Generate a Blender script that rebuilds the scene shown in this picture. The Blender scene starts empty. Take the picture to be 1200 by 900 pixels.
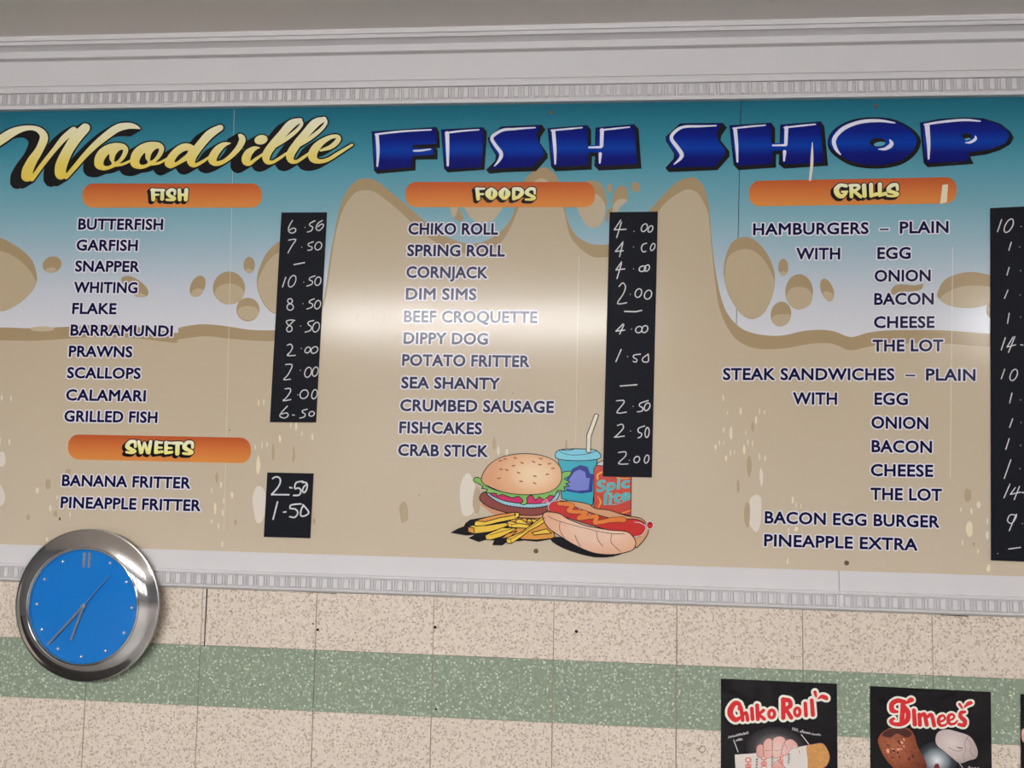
import bpy, bmesh, math, random
import numpy as np
from mathutils import Vector, Matrix
from mathutils.geometry import tessellate_polygon, delaunay_2d_cdt
random.seed(7)
sc = bpy.context.scene
COL = sc.collection
cos, sin, pi = math.cos, math.sin, math.pi

# ------------------------------------------------------------------ camera
FPX = 920.0                                   # focal length in pixels of a 1200x900 frame
YAW, PITCH, ROLL = (math.radians(a) for a in (4.564, 3.835, 1.090))
D, ZC = 2.0, 1.6                              # distance to the tiled wall (plane y=0), eye height
cam_data = bpy.data.cameras.new('camera')
cam = bpy.data.objects.new('camera', cam_data); COL.objects.link(cam)
cam_data.sensor_width = 36.0; cam_data.lens = FPX / 1200 * 36.0
cam_data.clip_start = 0.02
BASE = Matrix(((1, 0, 0), (0, 0, -1), (0, 1, 0)))
ROT = BASE @ Matrix.Rotation(YAW, 3, 'Y') @ Matrix.Rotation(PITCH, 3, 'X') @ Matrix.Rotation(ROLL, 3, 'Z')
cam.matrix_world = Matrix.Translation((0, -D, ZC)) @ ROT.to_4x4()
sc.camera = cam

# ------------------------------------------------------------------ world, exposure
w = bpy.data.worlds.new('room_ambience'); sc.world = w; w.use_nodes = True
bg = w.node_tree.nodes['Background']
bg.inputs[0].default_value = (0.97, 0.98, 1.0, 1); bg.inputs[1].default_value = 2.4
sc.view_settings.view_transform = 'Standard'; sc.view_settings.look = 'None'
sc.view_settings.gamma = 1.0; sc.view_settings.use_curve_mapping = False
sc.view_settings.exposure = 0.0
TUBE = 280.0
sc.cycles.use_denoising = True
sc.cycles.max_bounces = 8

def P(px, py, off=0.0):
    """photo measurement (1200x900) -> point of the plane y=-off of the room"""
    d = ROT @ Vector(((px - 600) / FPX, -(py - 450) / FPX, -1.0))
    t = (D - off) / d.y
    return Vector((d.x * t, -off, ZC + d.z * t))

# ------------------------------------------------------------------ materials
def lin(c):
    c /= 255.0
    return c / 12.92 if c <= 0.04045 else ((c + 0.055) / 1.055) ** 2.4
KAL = 1.32
def A(r, g, b, k=KAL):
    return tuple(min(0.9, lin(v) * k) for v in (r, g, b)) + (1.0,)
def mat(name, rgb, rough=0.5, metal=0.0, spec=0.4):
    m = bpy.data.materials.new(name); m.use_nodes = True
    b = m.node_tree.nodes['Principled BSDF']
    b.inputs['Base Color'].default_value = rgb if len(rgb) == 4 else A(*rgb)
    b.inputs['Roughness'].default_value = rough; b.inputs['Metallic'].default_value = metal
    b.inputs['Specular IOR Level'].default_value = spec
    return m
def N(m, t, **kw):
    n = m.node_tree.nodes.new(t)
    for k, v in kw.items():
        setattr(n, k, v)
    return n
def LK(m, a, b): m.node_tree.links.new(a, b)
def BS(m): return m.node_tree.nodes['Principled BSDF']
def ramp_mat(name, coord, axis, stops, rough=0.3, spec=0.25):
    """printed colour gradient along one axis; coord 'Object' or 'Generated'"""
    m = mat(name, (200, 200, 200), rough, 0, spec)
    tc = N(m, 'ShaderNodeTexCoord'); sx = N(m, 'ShaderNodeSeparateXYZ'); cr = N(m, 'ShaderNodeValToRGB')
    LK(m, tc.outputs[coord], sx.inputs[0])
    lo, hi = stops[0][0], stops[-1][0]
    mr = N(m, 'ShaderNodeMapRange'); mr.inputs[1].default_value = lo; mr.inputs[2].default_value = hi
    LK(m, sx.outputs['XYZ'.index(axis)], mr.inputs[0]); LK(m, mr.outputs[0], cr.inputs[0])
    e = cr.color_ramp.elements
    for i, (p, c) in enumerate(stops):
        q = (p - lo) / (hi - lo)
        if i == 0: el = e[0]; el.position = q
        elif i == len(stops) - 1: el = e[-1]; el.position = q
        else: el = e.new(q)
        el.color = A(*c)
    LK(m, cr.outputs[0], BS(m).inputs['Base Color'])
    return m
def radial_mat(name, cen, rad, stops, rough=0.3):
    m = mat(name, (200, 200, 200), rough)
    tc = N(m, 'ShaderNodeTexCoord'); mp = N(m, 'ShaderNodeMapping'); mp.vector_type = 'TEXTURE'
    mp.inputs['Location'].default_value = (cen[0], 0.5, cen[1]); mp.inputs['Scale'].default_value = (rad, 1e3, rad)
    gr = N(m, 'ShaderNodeTexGradient', gradient_type='SPHERICAL'); cr = N(m, 'ShaderNodeValToRGB')
    LK(m, tc.outputs['Generated'], mp.inputs[0]); LK(m, mp.outputs[0], gr.inputs[0]); LK(m, gr.outputs['Fac'], cr.inputs[0])
    e = cr.color_ramp.elements
    e[0].position, e[0].color = 0, A(*stops[0], KAL * .88); e[1].position, e[1].color = 1, A(*stops[-1], KAL * .88)
    for i, c in enumerate(stops[1:-1]):
        el = e.new((i + 1) / (len(stops) - 1)); el.color = A(*c, KAL * .88)
    LK(m, cr.outputs[0], BS(m).inputs['Base Color'])
    return m
def noisy(m, scale, amount, detail=3):
    """multiply the base colour by soft noise (grime, unevenness of the stuff itself)"""
    b = BS(m); tc = N(m, 'ShaderNodeTexCoord'); nz = N(m, 'ShaderNodeTexNoise')
    nz.inputs['Scale'].default_value = scale; nz.inputs['Detail'].default_value = detail
    LK(m, tc.outputs['Object'], nz.inputs[0])
    mr = N(m, 'ShaderNodeMapRange'); mr.inputs[3].default_value = 1 - amount; mr.inputs[4].default_value = 1 + amount * 0.6
    LK(m, nz.outputs[0], mr.inputs[0])
    mx = N(m, 'ShaderNodeMix', data_type='RGBA', blend_type='MULTIPLY'); mx.inputs[0].default_value = 1
    src = b.inputs['Base Color'].links
    if src: LK(m, src[0].from_socket, mx.inputs[6])
    else: mx.inputs[6].default_value = b.inputs['Base Color'].default_value
    LK(m, mr.outputs[0], mx.inputs[7]); LK(m, mx.outputs[2], b.inputs['Base Color'])
    return m
def bumpy(m, scale, strength, dist=0.002):
    tc = N(m, 'ShaderNodeTexCoord'); nz = N(m, 'ShaderNodeTexNoise'); nz.inputs['Scale'].default_value = scale
    bp = N(m, 'ShaderNodeBump'); bp.inputs['Strength'].default_value = strength; bp.inputs['Distance'].default_value = dist
    LK(m, tc.outputs['Object'], nz.inputs[0]); LK(m, nz.outputs[0], bp.inputs['Height']); LK(m, bp.outputs[0], BS(m).inputs['Normal'])
    return m
def terrazzo(name, base, layers, rough=0.35):
    m = mat(name, base, rough, 0, 0.4); b = BS(m)
    tc = N(m, 'ShaderNodeTexCoord'); prev = None
    for (scale, thr, dens, colr) in layers:
        vo = N(m, 'ShaderNodeTexVoronoi'); vo.inputs['Scale'].default_value = scale; vo.voronoi_dimensions = '3D'
        LK(m, tc.outputs['Object'], vo.inputs['Vector'])
        sep = N(m, 'ShaderNodeSeparateXYZ'); LK(m, vo.outputs['Color'], sep.inputs[0])
        # chip radius differs from cell to cell; only a share of cells carries a chip
        mul = N(m, 'ShaderNodeMath', operation='MULTIPLY'); LK(m, sep.outputs[1], mul.inputs[0]); mul.inputs[1].default_value = thr
        lt = N(m, 'ShaderNodeMath', operation='LESS_THAN'); LK(m, vo.outputs['Distance'], lt.inputs[0]); LK(m, mul.outputs[0], lt.inputs[1])
        ds = N(m, 'ShaderNodeMath', operation='LESS_THAN'); LK(m, sep.outputs[0], ds.inputs[0]); ds.inputs[1].default_value = dens
        an = N(m, 'ShaderNodeMath', operation='MULTIPLY'); LK(m, lt.outputs[0], an.inputs[0]); LK(m, ds.outputs[0], an.inputs[1])
        mx = N(m, 'ShaderNodeMix', data_type='RGBA'); LK(m, an.outputs[0], mx.inputs[0])
        if prev: LK(m, prev, mx.inputs[6])
        else: mx.inputs[6].default_value = A(*base)
        mx.inputs[7].default_value = A(*colr); prev = mx.outputs[2]
    LK(m, prev, b.inputs['Base Color'])
    return noisy(m, 3.0, 0.08)

GL = 0.162                                                  # gloss of the printed vinyl
zb = lambda y: P(600, y, 0.012).z
M = {}
M['sky'] = ramp_mat('printed_sky', 'Object', 'Z', [(zb(400), (196, 195, 199)), (zb(375), (190, 190, 194)), (zb(340), (178, 183, 189)), (zb(300), (152, 170, 180)), (zb(265), (126, 160, 170)), (zb(230), (100, 148, 160)), (zb(200), (80, 138, 153)), (zb(170), (52, 122, 138)), (zb(135), (30, 100, 118)), (zb(118), (24, 90, 108))], GL)
M['sand'] = noisy(ramp_mat('printed_sand', 'Object', 'Z', [(zb(660), (184, 170, 149)), (zb(420), (177, 162, 138)), (zb(220), (171, 157, 133))], GL), 1.5, 0.05)
M['sand_light'] = mat('printed_pale_sand', (169, 153, 126), GL, 0, 0.25)
M['sand_dark'] = mat('printed_dark_sand', (152, 132, 101), GL, 0, 0.25)
M['navy'] = mat('navy_vinyl', (17, 14, 54), GL, 0, 0.23)
M['halo'] = mat('white_vinyl', (200, 197, 204), GL, 0, 0.25)
M['black'] = mat('black_print', (18, 16, 20), GL, 0, 0.35)
M['cream_yellow'] = ramp_mat('yellow_fade_print', 'Generated', 'Z', [(0, (208, 178, 62)), (0.35, (210, 188, 90)), (0.65, (214, 203, 146)), (1, (216, 212, 190))], GL)
M['head_yellow'] = ramp_mat('heading_yellow_fade', 'Generated', 'Z', [(0, (214, 196, 92)), (0.5, (222, 210, 140)), (1, (220, 222, 200))], GL)
M['orange'] = ramp_mat('orange_fade_print', 'Generated', 'Z', [(0, (198, 128, 64)), (0.5, (188, 106, 54)), (1, (170, 78, 42))], GL)
M['blue'] = ramp_mat('royal_blue_print', 'Generated', 'Z', [(0, (6, 8, 84)), (0.3, (6, 18, 104)), (0.5, (2, 52, 148)), (0.72, (4, 26, 116)), (1, (10, 10, 88))], GL)
M['letter_white'] = mat('letter_highlight_print', (206, 206, 226), GL, 0, 0.25)
M['strip'] = bumpy(mat('blackboard_vinyl', (25, 26, 31), 0.45, 0, 0.04), 200, 0.05)
M['chalk'] = noisy(mat('white_marker', (196, 196, 196), 0.8, 0, 0.2), 260, 0.35)
M['peel'] = mat('peeled_white_patch', (200, 191, 178), 0.5)
M['peel_cream'] = mat('peeled_cream_patch', (206, 194, 166), 0.5)
M['peel_tan'] = mat('worn_tan_patch', (160, 142, 114), 0.4)
M['seam'] = mat('vinyl_seam', (206, 200, 190), 0.3)
M['white_paint'] = noisy(bumpy(mat('white_gloss_paint', (194, 191, 191), 0.4, 0, 0.4), 35, 0.12, 0.003), 6, 0.05)
M['plaster'] = noisy(mat('ceiling_paint', (222, 209, 202), 0.8, 0, 0.2), 4, 0.04)
M['beige'] = terrazzo('beige_terrazzo', (201, 189, 174), [(170, 0.75, 0.6, (188, 173, 157)), (210, 0.7, 0.5, (211, 199, 184)), (150, 0.55, 0.5, (176, 160, 144)), (230, 0.6, 0.3, (164, 147, 131)), (190, 0.36, 0.16, (142, 126, 113)), (110, 0.17, 0.12, (114, 99, 90))])
M['green'] = terrazzo('green_terrazzo', (127, 139, 120), [(180, 0.7, 0.5, (118, 129, 111)), (160, 0.7, 0.55, (141, 152, 134)), (170, 0.6, 0.45, (158, 168, 149)), (140, 0.42, 0.45, (176, 184, 165)), (120, 0.3, 0.3, (192, 198, 180))])
M['grout'] = noisy(mat('grout', (150, 134, 116), 0.9, 0, 0.1), 9, 0.5)
M['dark'] = mat('dark_hole', (34, 28, 26), 0.8, 0, 0.1)
M['chrome'] = mat('chrome', (0.78, 0.77, 0.76, 1), 0.09, 1.0)
M['satin'] = mat('brushed_chrome', (0.62, 0.61, 0.60, 1), 0.28, 1.0)
M['face'] = mat('clock_blue', (0, 112, 182), 0.45, 0, 0.3)
M['hand'] = mat('clock_hand_metal', (0.30, 0.31, 0.34, 1), 0.35, 0.3)
M['marker'] = mat('polished_marker', (0.85, 0.85, 0.86, 1), 0.25, 0.85)
M['floor'] = noisy(mat('floor_vinyl', (124, 120, 117), 0.4), 2, 0.2)
M['room'] = mat('shop_wall_paint', (112, 112, 114), 0.7)
M['frame'] = mat('dark_strip_for_reflection', (50, 48, 48), 0.4)  # only for the added floor strip that the clock rim reflects
g = bpy.data.materials.new('clear_glass'); g.use_nodes = True; nt = g.node_tree; nt.nodes.clear()
_o = nt.nodes.new('ShaderNodeOutputMaterial'); _t = nt.nodes.new('ShaderNodeBsdfTransparent'); _g = nt.nodes.new('ShaderNodeBsdfGlossy'); _m = nt.nodes.new('ShaderNodeMixShader'); _f = nt.nodes.new('ShaderNodeFresnel')
_f.inputs[0].default_value = 1.5; _g.inputs['Roughness'].default_value = 0.02
nt.links.new(_f.outputs[0], _m.inputs[0]); nt.links.new(_t.outputs[0], _m.inputs[1]); nt.links.new(_g.outputs[0], _m.inputs[2]); nt.links.new(_m.outputs[0], _o.inputs[0])
M['glass'] = g
tb = bpy.data.materials.new('lit_tube'); tb.use_nodes = True
BS(tb).inputs['Emission Color'].default_value = (0.985, 0.985, 1.0, 1); BS(tb).inputs['Emission Strength'].default_value = TUBE
M['tube'] = tb

# ------------------------------------------------------------------ object helpers
def tag(o, label=None, cat=None, group=None, kind=None):
    for k, v in (('label', label), ('category', cat), ('group', group), ('kind', kind)):
        if v: o[k] = v
    return o
def empty(name, loc, parent=None):
    o = bpy.data.objects.new(name, None); COL.objects.link(o); o.location = loc
    o.empty_display_size = 0.05
    if parent: o.parent = parent; o.location = Vector(loc) - Vector(parent.location)
    return o
def link_mesh(name, verts, faces, mats, fmat=None, parent=None, origin=None, smooth=False):
    """verts in world metres; mesh is stored relative to `origin` (default: the parent's origin)"""
    par0 = world_loc(parent) if parent else Vector((0, 0, 0))
    org = Vector(origin) if origin is not None else par0
    me = bpy.data.meshes.new(name)
    me.from_pydata([tuple(Vector(v) - org) for v in verts], [], faces)
    for m_ in mats: me.materials.append(m_)
    if fmat: me.polygons.foreach_set('material_index', fmat)
    if smooth: me.polygons.foreach_set('use_smooth', [True] * len(me.polygons))
    me.update()
    o = bpy.data.objects.new(name, me); COL.objects.link(o)
    if parent: o.parent = parent
    o.location = org - par0
    return o
def world_loc(o):
    v = Vector((0, 0, 0))
    while o: v += o.location; o = o.parent
    return v

def catmull(pts, closed=False, n=6):
    out = []; L = len(pts)
    rng = range(L) if closed else range(L - 1)
    for i in rng:
        if closed: p0, p1, p2, p3 = (pts[(i + k - 1) % L] for k in range(4))
        else: p0, p1, p2, p3 = pts[max(i - 1, 0)], pts[i], pts[i + 1], pts[min(i + 2, L - 1)]
        for s in range(n):
            t = s / n
            out.append(tuple(0.5 * (2 * b + (c - a) * t + (2 * a - 5 * b + 4 * c - d) * t * t + (3 * b - a - 3 * c + d) * t ** 3) for a, b, c, d in zip(p0, p1, p2, p3)))
    if not closed: out.append(tuple(pts[-1]))
    return out
def ell(cx, cy, rx, ry, rot=0, n=28):
    c, s = cos(math.radians(rot)), sin(math.radians(rot))
    return [(cx + rx * cos(a) * c - ry * sin(a) * s, cy + rx * cos(a) * s + ry * sin(a) * c) for a in (2 * pi * i / n for i in range(n))]

def hull(pts):
    pts = sorted(set((round(x, 4), round(y, 4)) for x, y in pts))
    if len(pts) < 3: return pts
    out = []
    for seq in (pts, pts[::-1]):
        h = []
        for p in seq:
            while len(h) > 1 and (h[-1][0] - h[-2][0]) * (p[1] - h[-2][1]) - (h[-1][1] - h[-2][1]) * (p[0] - h[-2][0]) <= 1e-9: h.pop()
            h.append(p)
        out += h[:-1]
    return out
class Ink:
    """collects flat printed shapes, measured on the photo, merges those of one colour into one sheet
    and lays it onto the plane y=-off of their carrier"""
    def __init__(self, off): self.off = off; self.g = {}
    def add(self, pts, faces, m_, lay=0):
        g = self.g.setdefault((lay, m_.name), (m_, [], []))
        b = len(g[1]); g[1].extend((p[0], p[1]) for p in pts)
        for f in faces:
            ar = sum(pts[f[i - 1]][0] * pts[f[i]][1] - pts[f[i]][0] * pts[f[i - 1]][1] for i in range(len(f)))
            if abs(ar) > 1e-7: g[2].append([b + i for i in (f if ar > 0 else list(f)[::-1])])
    def poly(self, pts, m_, lay=0, smooth=0):
        if smooth: pts = catmull([tuple(p) for p in pts], True, smooth)
        tri = tessellate_polygon([[Vector((p[0], p[1], 0)) for p in pts]])
        self.add(pts, tri, m_, lay)
        return pts
    def disc(self, x, y, r, m_, lay=0, n=10):
        self.add([(x + r * cos(2 * pi * i / n), y + r * sin(2 * pi * i / n)) for i in range(n)], [list(range(n))], m_, lay)
    def line(self, pts, w, m_, lay=0, closed=False, smooth=0, n=10, sweep=None):
        """w: one width, or pts carry their own width as third value; sweep: drag the pen along a vector"""
        P3 = [(p[0], p[1], p[2] if len(p) > 2 else w) for p in pts]
        if smooth: P3 = catmull(P3, closed, smooth)
        if closed: P3 = P3 + [P3[0]]
        for a, b in zip(P3, P3[1:]):
            q = [(c[0] + k[0] + c[2] / 2 * cos(2 * pi * (i + .5) / n), c[1] + k[1] + c[2] / 2 * sin(2 * pi * (i + .5) / n)) for c in (a, b) for k in ((0, 0),) + ((sweep,) if sweep else ()) for i in range(n)]
            h = hull(q)
            if len(h) > 2: self.add(h, [list(range(len(h)))], m_, lay)
    def outlined(self, pts, m_, lay=0, smooth=4, ow=1.0, om=None):
        q = self.poly(pts, m_, lay, smooth)
        self.line(q, ow, om or M['black'], lay + 1, closed=True, n=6)
    def build(self, name, parent=None, origin=None):
        V_, F_, I_, mats = [], [], [], []
        for idx, ((lay, nm), (m_, vs, fs)) in enumerate(sorted(self.g.items(), key=lambda t: t[0][0])):   # one thin sheet per colour, in printing order
            key, vv, mp = {}, [], []
            for p in vs:
                q = (round(p[0], 3), round(p[1], 3))
                if q not in key: key[q] = len(vv); vv.append(Vector(q))
                mp.append(key[q])
            ff = []
            for f in fs:
                h = [mp[i] for i in f]; h = [i for k_, i in enumerate(h) if i != h[k_ - 1]]
                if len(set(h)) == len(h) > 2: ff.append(h)
            v2, _e, f2, _ov, _oe, of = delaunay_2d_cdt(vv, [], ff, 0, 1e-4)
            if not f2: continue
            cen = np.array([[sum(v2[i].x for i in f) / len(f), sum(v2[i].y for i in f) / len(f)] for f in f2]); inside = np.zeros(len(f2), bool)
            for h in ff:                                      # keep what some shape really covers (all shapes are convex here)
                pp = np.array([vv[i][:] for i in h]); todo = np.where(~inside & (cen > pp.min(0)).all(1) & (cen < pp.max(0)).all(1))[0]
                if not len(todo): continue
                d = np.roll(pp, -1, 0) - pp; rel = cen[todo][:, None, :] - pp[None]
                cr = d[None, :, 0] * rel[:, :, 1] - d[None, :, 1] * rel[:, :, 0]
                inside[todo] = (cr > -1e-6).all(1) | (cr < 1e-6).all(1)
            if m_ not in mats: mats.append(m_)
            b = len(V_); o = self.off + 0.00007 * idx; k = mats.index(m_)
            V_ += [P(p.x, p.y, o) for p in v2]
            for f, src in zip(f2, inside):
                if not src: continue
                ar = sum(v2[f[i - 1]].x * v2[f[i]].y - v2[f[i]].x * v2[f[i - 1]].y for i in range(len(f)))
                F_.append([b + i for i in (f if ar < 0 else f[::-1])]); I_.append(k)
        return link_mesh(name, V_, F_, mats, I_, parent, origin)

def Z(x0, y0, s):                         # reading a zoomed crop of the photo: corner and scale
    def f(pts): return [(x0 + p[0] / s, y0 + p[1] / s) + tuple(v / s for v in p[2:]) for p in pts]
    return f

# ------------------------------------------------------------------ lettering source
LINES = [  # text, x0, base0, x1, base1, cap height
 ('BUTTERFISH', 91.3, 269.2, 191, 269.6, 13.2), ('GARFISH', 89.3, 293.8, 161.3, 294.2, 13.2), ('SNAPPER', 87.7, 318.5, 163.3, 319, 13.2),
 ('WHITING', 86.3, 343.3, 161, 343.8, 13.2), ('FLAKE', 84.3, 368, 136.3, 368.4, 13.2), ('BARRAMUNDI', 82.3, 393.4, 202.3, 394.6, 13.2),
 ('PRAWNS', 80.3, 418.2, 155, 419, 13.2), ('SCALLOPS', 78.3, 443.3, 164.7, 444.2, 13.2), ('CALAMARI', 77, 469.4, 170.7, 470.6, 13.4),
 ('GRILLED FISH', 75, 494.2, 184.3, 495.8, 13.4), ('BANANA FRITTER', 72.3, 569.6, 223, 572.8, 13.6), ('PINEAPPLE FRITTER', 70.7, 595.4, 235, 599.2, 13.6),
 ('CHIKO ROLL', 478.3, 275, 583.7, 275.2, 13.8), ('SPRING ROLL', 477, 300.3, 591.7, 300.8, 13.8), ('CORNJACK', 476, 325.7, 571.3, 326.4, 13.8),
 ('DIM SIMS', 475.3, 351.2, 558.3, 351.8, 13.8), ('BEEF CROQUETTE', 473, 377.8, 629.7, 378.8, 14), ('DIPPY DOG', 472.7, 403, 571.7, 404, 13.8),
 ('POTATO FRITTER', 471, 428.7, 620.3, 430.4, 13.8), ('SEA SHANTY', 470, 455.2, 585.7, 456.5, 13.8), ('CRUMBED SAUSAGE', 468.7, 481.8, 649, 484, 14),
 ('FISHCAKES', 467.7, 507.8, 564.7, 509.2, 14), ('CRAB STICK', 466.3, 534.2, 571.7, 535.8, 14),
 ('HAMBURGERS', 882.3, 275.7, 1018, 274.3, 14), ('\u2013', 1031, 269.8, 1041.7, 269.6, 1.8), ('PLAIN', 1054.3, 273.8, 1111.7, 273, 14.2),
 ('WITH', 933, 304.3, 984.7, 304.2, 14), ('EGG', 1028, 303.7, 1067.3, 303.4, 14), ('ONION', 1024.7, 330.3, 1090.7, 329.8, 14),
 ('BACON', 1024.3, 357.4, 1094.3, 357, 14), ('CHEESE', 1024, 384.6, 1095.3, 384.4, 14), ('THE LOT', 1022.3, 412, 1105.7, 411.8, 14),
 ('STEAK SANDWICHES', 847, 445.4, 1048.3, 445.8, 14.2), ('\u2013', 1061, 440.8, 1072.7, 441, 1.8), ('PLAIN', 1085, 446, 1143.3, 446.6, 14.2),
 ('WITH', 929, 474, 981, 474.4, 14.4), ('EGG', 1024.7, 474.4, 1064, 474.8, 14.4), ('ONION', 1021, 502.2, 1088, 503.2, 14.4),
 ('BACON', 1021.3, 530, 1092.3, 531, 14.4), ('CHEESE', 1020.3, 558, 1093.7, 559, 14.4), ('THE LOT', 1020, 585.8, 1104, 587.2, 14.4),
 ('BACON EGG BURGER', 896, 613.4, 1101, 618.6, 14.4), ('PINEAPPLE EXTRA', 895.3, 640.2, 1075.3, 645.4, 14.4)]
GLYPH = {}
def load_text(strings):
    tmp = []
    for s in strings:
        cu = bpy.data.curves.new('lettering_source', 'FONT'); cu.body = s; cu.resolution_u = 3; cu.space_character = 1.04
        o = bpy.data.objects.new('lettering_source', cu); COL.objects.link(o); tmp.append((s, o))
    bpy.context.view_layer.update(); dg = bpy.context.evaluated_depsgraph_get()
    for s, o in tmp:
        me = bpy.data.meshes.new_from_object(o.evaluated_get(dg))
        bm = bmesh.new(); bm.from_mesh(me); bmesh.ops.remove_doubles(bm, verts=bm.verts, dist=1e-5)
        bm.verts.index_update()
        GLYPH[s] = ([(v.co.x, v.co.y) for v in bm.verts], [[v.index for v in f.verts] for f in bm.faces], [(e.verts[0].index, e.verts[1].index) for e in bm.edges if len(e.link_faces) == 1])
        bm.free(); bpy.data.meshes.remove(me)
    for s, o in tmp:
        cu = o.data; bpy.data.objects.remove(o); bpy.data.curves.remove(cu)
CAPH = None
load_text(sorted(set([l[0] for l in LINES])) + ['H', 'Spic', 'lite', 'CHIKO', 'ROLL'])
CAPH = max(v[1] for v in GLYPH['H'][0])
def set_text(ink, s, x0, y0, x1, y1, h, m_fill, lay, bold=0.35, halo=0.0, m_halo=None, quad=None):
    vs, fs, es = GLYPH[s]
    a, b = min(v[0] for v in vs), max(v[0] for v in vs)
    if len(s) == 1: lo, hi = min(v[1] for v in vs), max(v[1] for v in vs)
    else: lo, hi = 0.0, CAPH
    x0 += bold; x1 -= bold; h -= 2 * bold
    q = []
    for x, y in vs:
        t = (x - a) / (b - a); u = (y - lo) / (hi - lo)
        if quad: q.append(quad(t, u)); continue
        bx, by = x0 + (x1 - x0) * t, y0 - bold + (y1 - y0) * t
        lean = 0.045 * (1 - (bx - 320) / 840)              # the wall's own verticals lean in the photo
        q.append((bx + lean * u * h, by - u * h))
    ink.add(q, fs, m_fill, lay + 1)
    for i, j in es:
        ink.line([q[i], q[j]], 2 * bold, m_fill, lay + 1, n=6)
        if halo: ink.line([q[i], q[j]], 2 * (bold + halo), m_halo, lay, n=8)

# ================================================================== SETTING
XL, XR = -3.4, 3.4
Y_END = -9.0
# tiled wall: terrazzo tiles with recessed grout lines
TS = 0.3034; TX0 = D * -0.6287
rows = [(ZC + D * -0.2763, ZC + 0.02, 'beige'), (ZC + D * -0.3527, ZC + D * -0.2763, 'green')]
z = ZC + D * -0.3527
while z > 0.01:
    rows.append((max(0, z - 0.4), z, 'beige')); z -= 0.4
v, f, mi = [], [], []
def quad_y(x0, x1, z0, z1, y, k):
    b = len(v); v.extend([(x0, y, z0), (x1, y, z0), (x1, y, z1), (x0, y, z1)]); f.append((b, b + 1, b + 2, b + 3)); mi.append(k)
quad_y(XL - 2, XR + 2, 0, 2.72, 0.0022, 0)
quad_y(XL - 2, XR + 2, ZC + 0.02, 2.72, 0.0, 3)
gp = 0.0011
for z0, z1, nm in rows:
    i = int((XL - TX0) / TS) - 1
    while TX0 + i * TS < XR:
        x0, x1 = max(XL, TX0 + i * TS), min(XR, TX0 + (i + 1) * TS); i += 1
        if x1 <= XL: continue
        g1 = gp * random.uniform(0.7, 1.5); gz = 0.0006
        k = 1 if nm == 'beige' else 2; b = len(v)
        quad_y(x0 + g1, x1 - g1, z0 + gz, z1 - gz, 0.0, k)
        for (a0, a1) in ((0, 1), (1, 2), (2, 3), (3, 0)):     # tile edges down to the grout
            p, q = v[b + a0], v[b + a1]; c = len(v)
            v.extend([p, q, (q[0], 0.0022, q[2]), (p[0], 0.0022, p[2])]); f.append((c, c + 1, c + 2, c + 3)); mi.append(k)
for (px, py, r) in ((510, 735, 1.7), (675.5, 740, 1.9), (372.3, 738, 1.6), (367, 731, 1.0), (270.5, 716, 0.9), (511, 831, 1.2)):   # old screw holes
    c = P(px, py, 0.0004); b = len(v); R_ = r * 0.00222
    v.extend([(c.x + R_ * cos(a), -0.0004, c.z + R_ * sin(a)) for a in (2 * pi * j / 12 for j in range(12))]); f.append(list(range(b, b + 12))); mi.append(4)
def wall_mark(pts, k, off=0.0004):
    b = len(v); v.extend([tuple(P(x, y, off)) for x, y in pts]); f.append(list(range(b, b + len(pts)))[::-1]); mi.append(k)
for x0_, y0_, x1_, y1_, t_ in ((234, 686.5, 247, 687.5, 2.2), (357, 692.5, 396, 694.2, 1.6), (659, 703, 666, 703.4, 1.6), (1017, 715.4, 1076, 717.8, 1.3), (1101, 719.5, 1136, 721, 1.6)):   # gaps where the tiles stop short of the moulding
    wall_mark([(x0_, y0_), (x1_, y1_), (x1_ - 2, y1_ + t_), (x0_ + 2, y0_ + t_)], 4)
wall_mark([(242.0, 688), (243.6, 688), (240.0, 757), (238.9, 757)], 4)          # open joint
wall_mark(ell(822.7, 878, 4.4, 4.4, 0, 16), 0); wall_mark(ell(822.9, 877.8, 3.2, 3.2, 0, 16), 1, 0.0007)   # filled plug hole
wall = link_mesh('wall_back', v, f, [M['grout'], M['beige'], M['green'], M['white_paint'], M['dark']], mi)
tag(wall, 'beige terrazzo tiled wall with a sage green tile band', 'wall', None, 'structure')

def zat(py, off): return P(600, py, off).z
CEIL_Z = zat(29.4, 0.069)
def box(vl, fl, x0, x1, y0, y1, z0, z1):
    b = len(vl); vl += [(x, y, z_) for z_ in (z0, z1) for y in (y0, y1) for x in (x0, x1)]
    fl += [tuple(b + i for i in q) for q in ((0, 2, 3, 1), (4, 5, 7, 6), (0, 1, 5, 4), (2, 6, 7, 3), (0, 4, 6, 2), (1, 3, 7, 5))]
def slab(name, x0, x1, y0, y1, z0, z1, m_, label, cat):
    vl, fl = [], []; box(vl, fl, x0, x1, y0, y1, z0, z1)
    return tag(link_mesh(name, vl, fl, [m_]), label, cat, None, 'structure')
slab('ceiling', XL - 2, XR + 2, Y_END, 0.1, CEIL_Z, CEIL_Z + 0.1, M['plaster'], 'plain grey brown painted ceiling above the cornice', 'ceiling')
slab('added_dark_strip', XL - 2, XR + 2, -0.75, 0.0, 0.0, 0.012, M['frame'], 'unseen dark floor strip added to darken the reflection in the clock rim', 'floor strip')  # added, out of view: gives the lower chrome rim something dark to reflect
slab('floor', XL - 2, XR + 2, Y_END, 0.1, -0.1, 0.0, M['floor'], 'dark grey shop floor in front of the tiled wall', 'floor')

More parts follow.
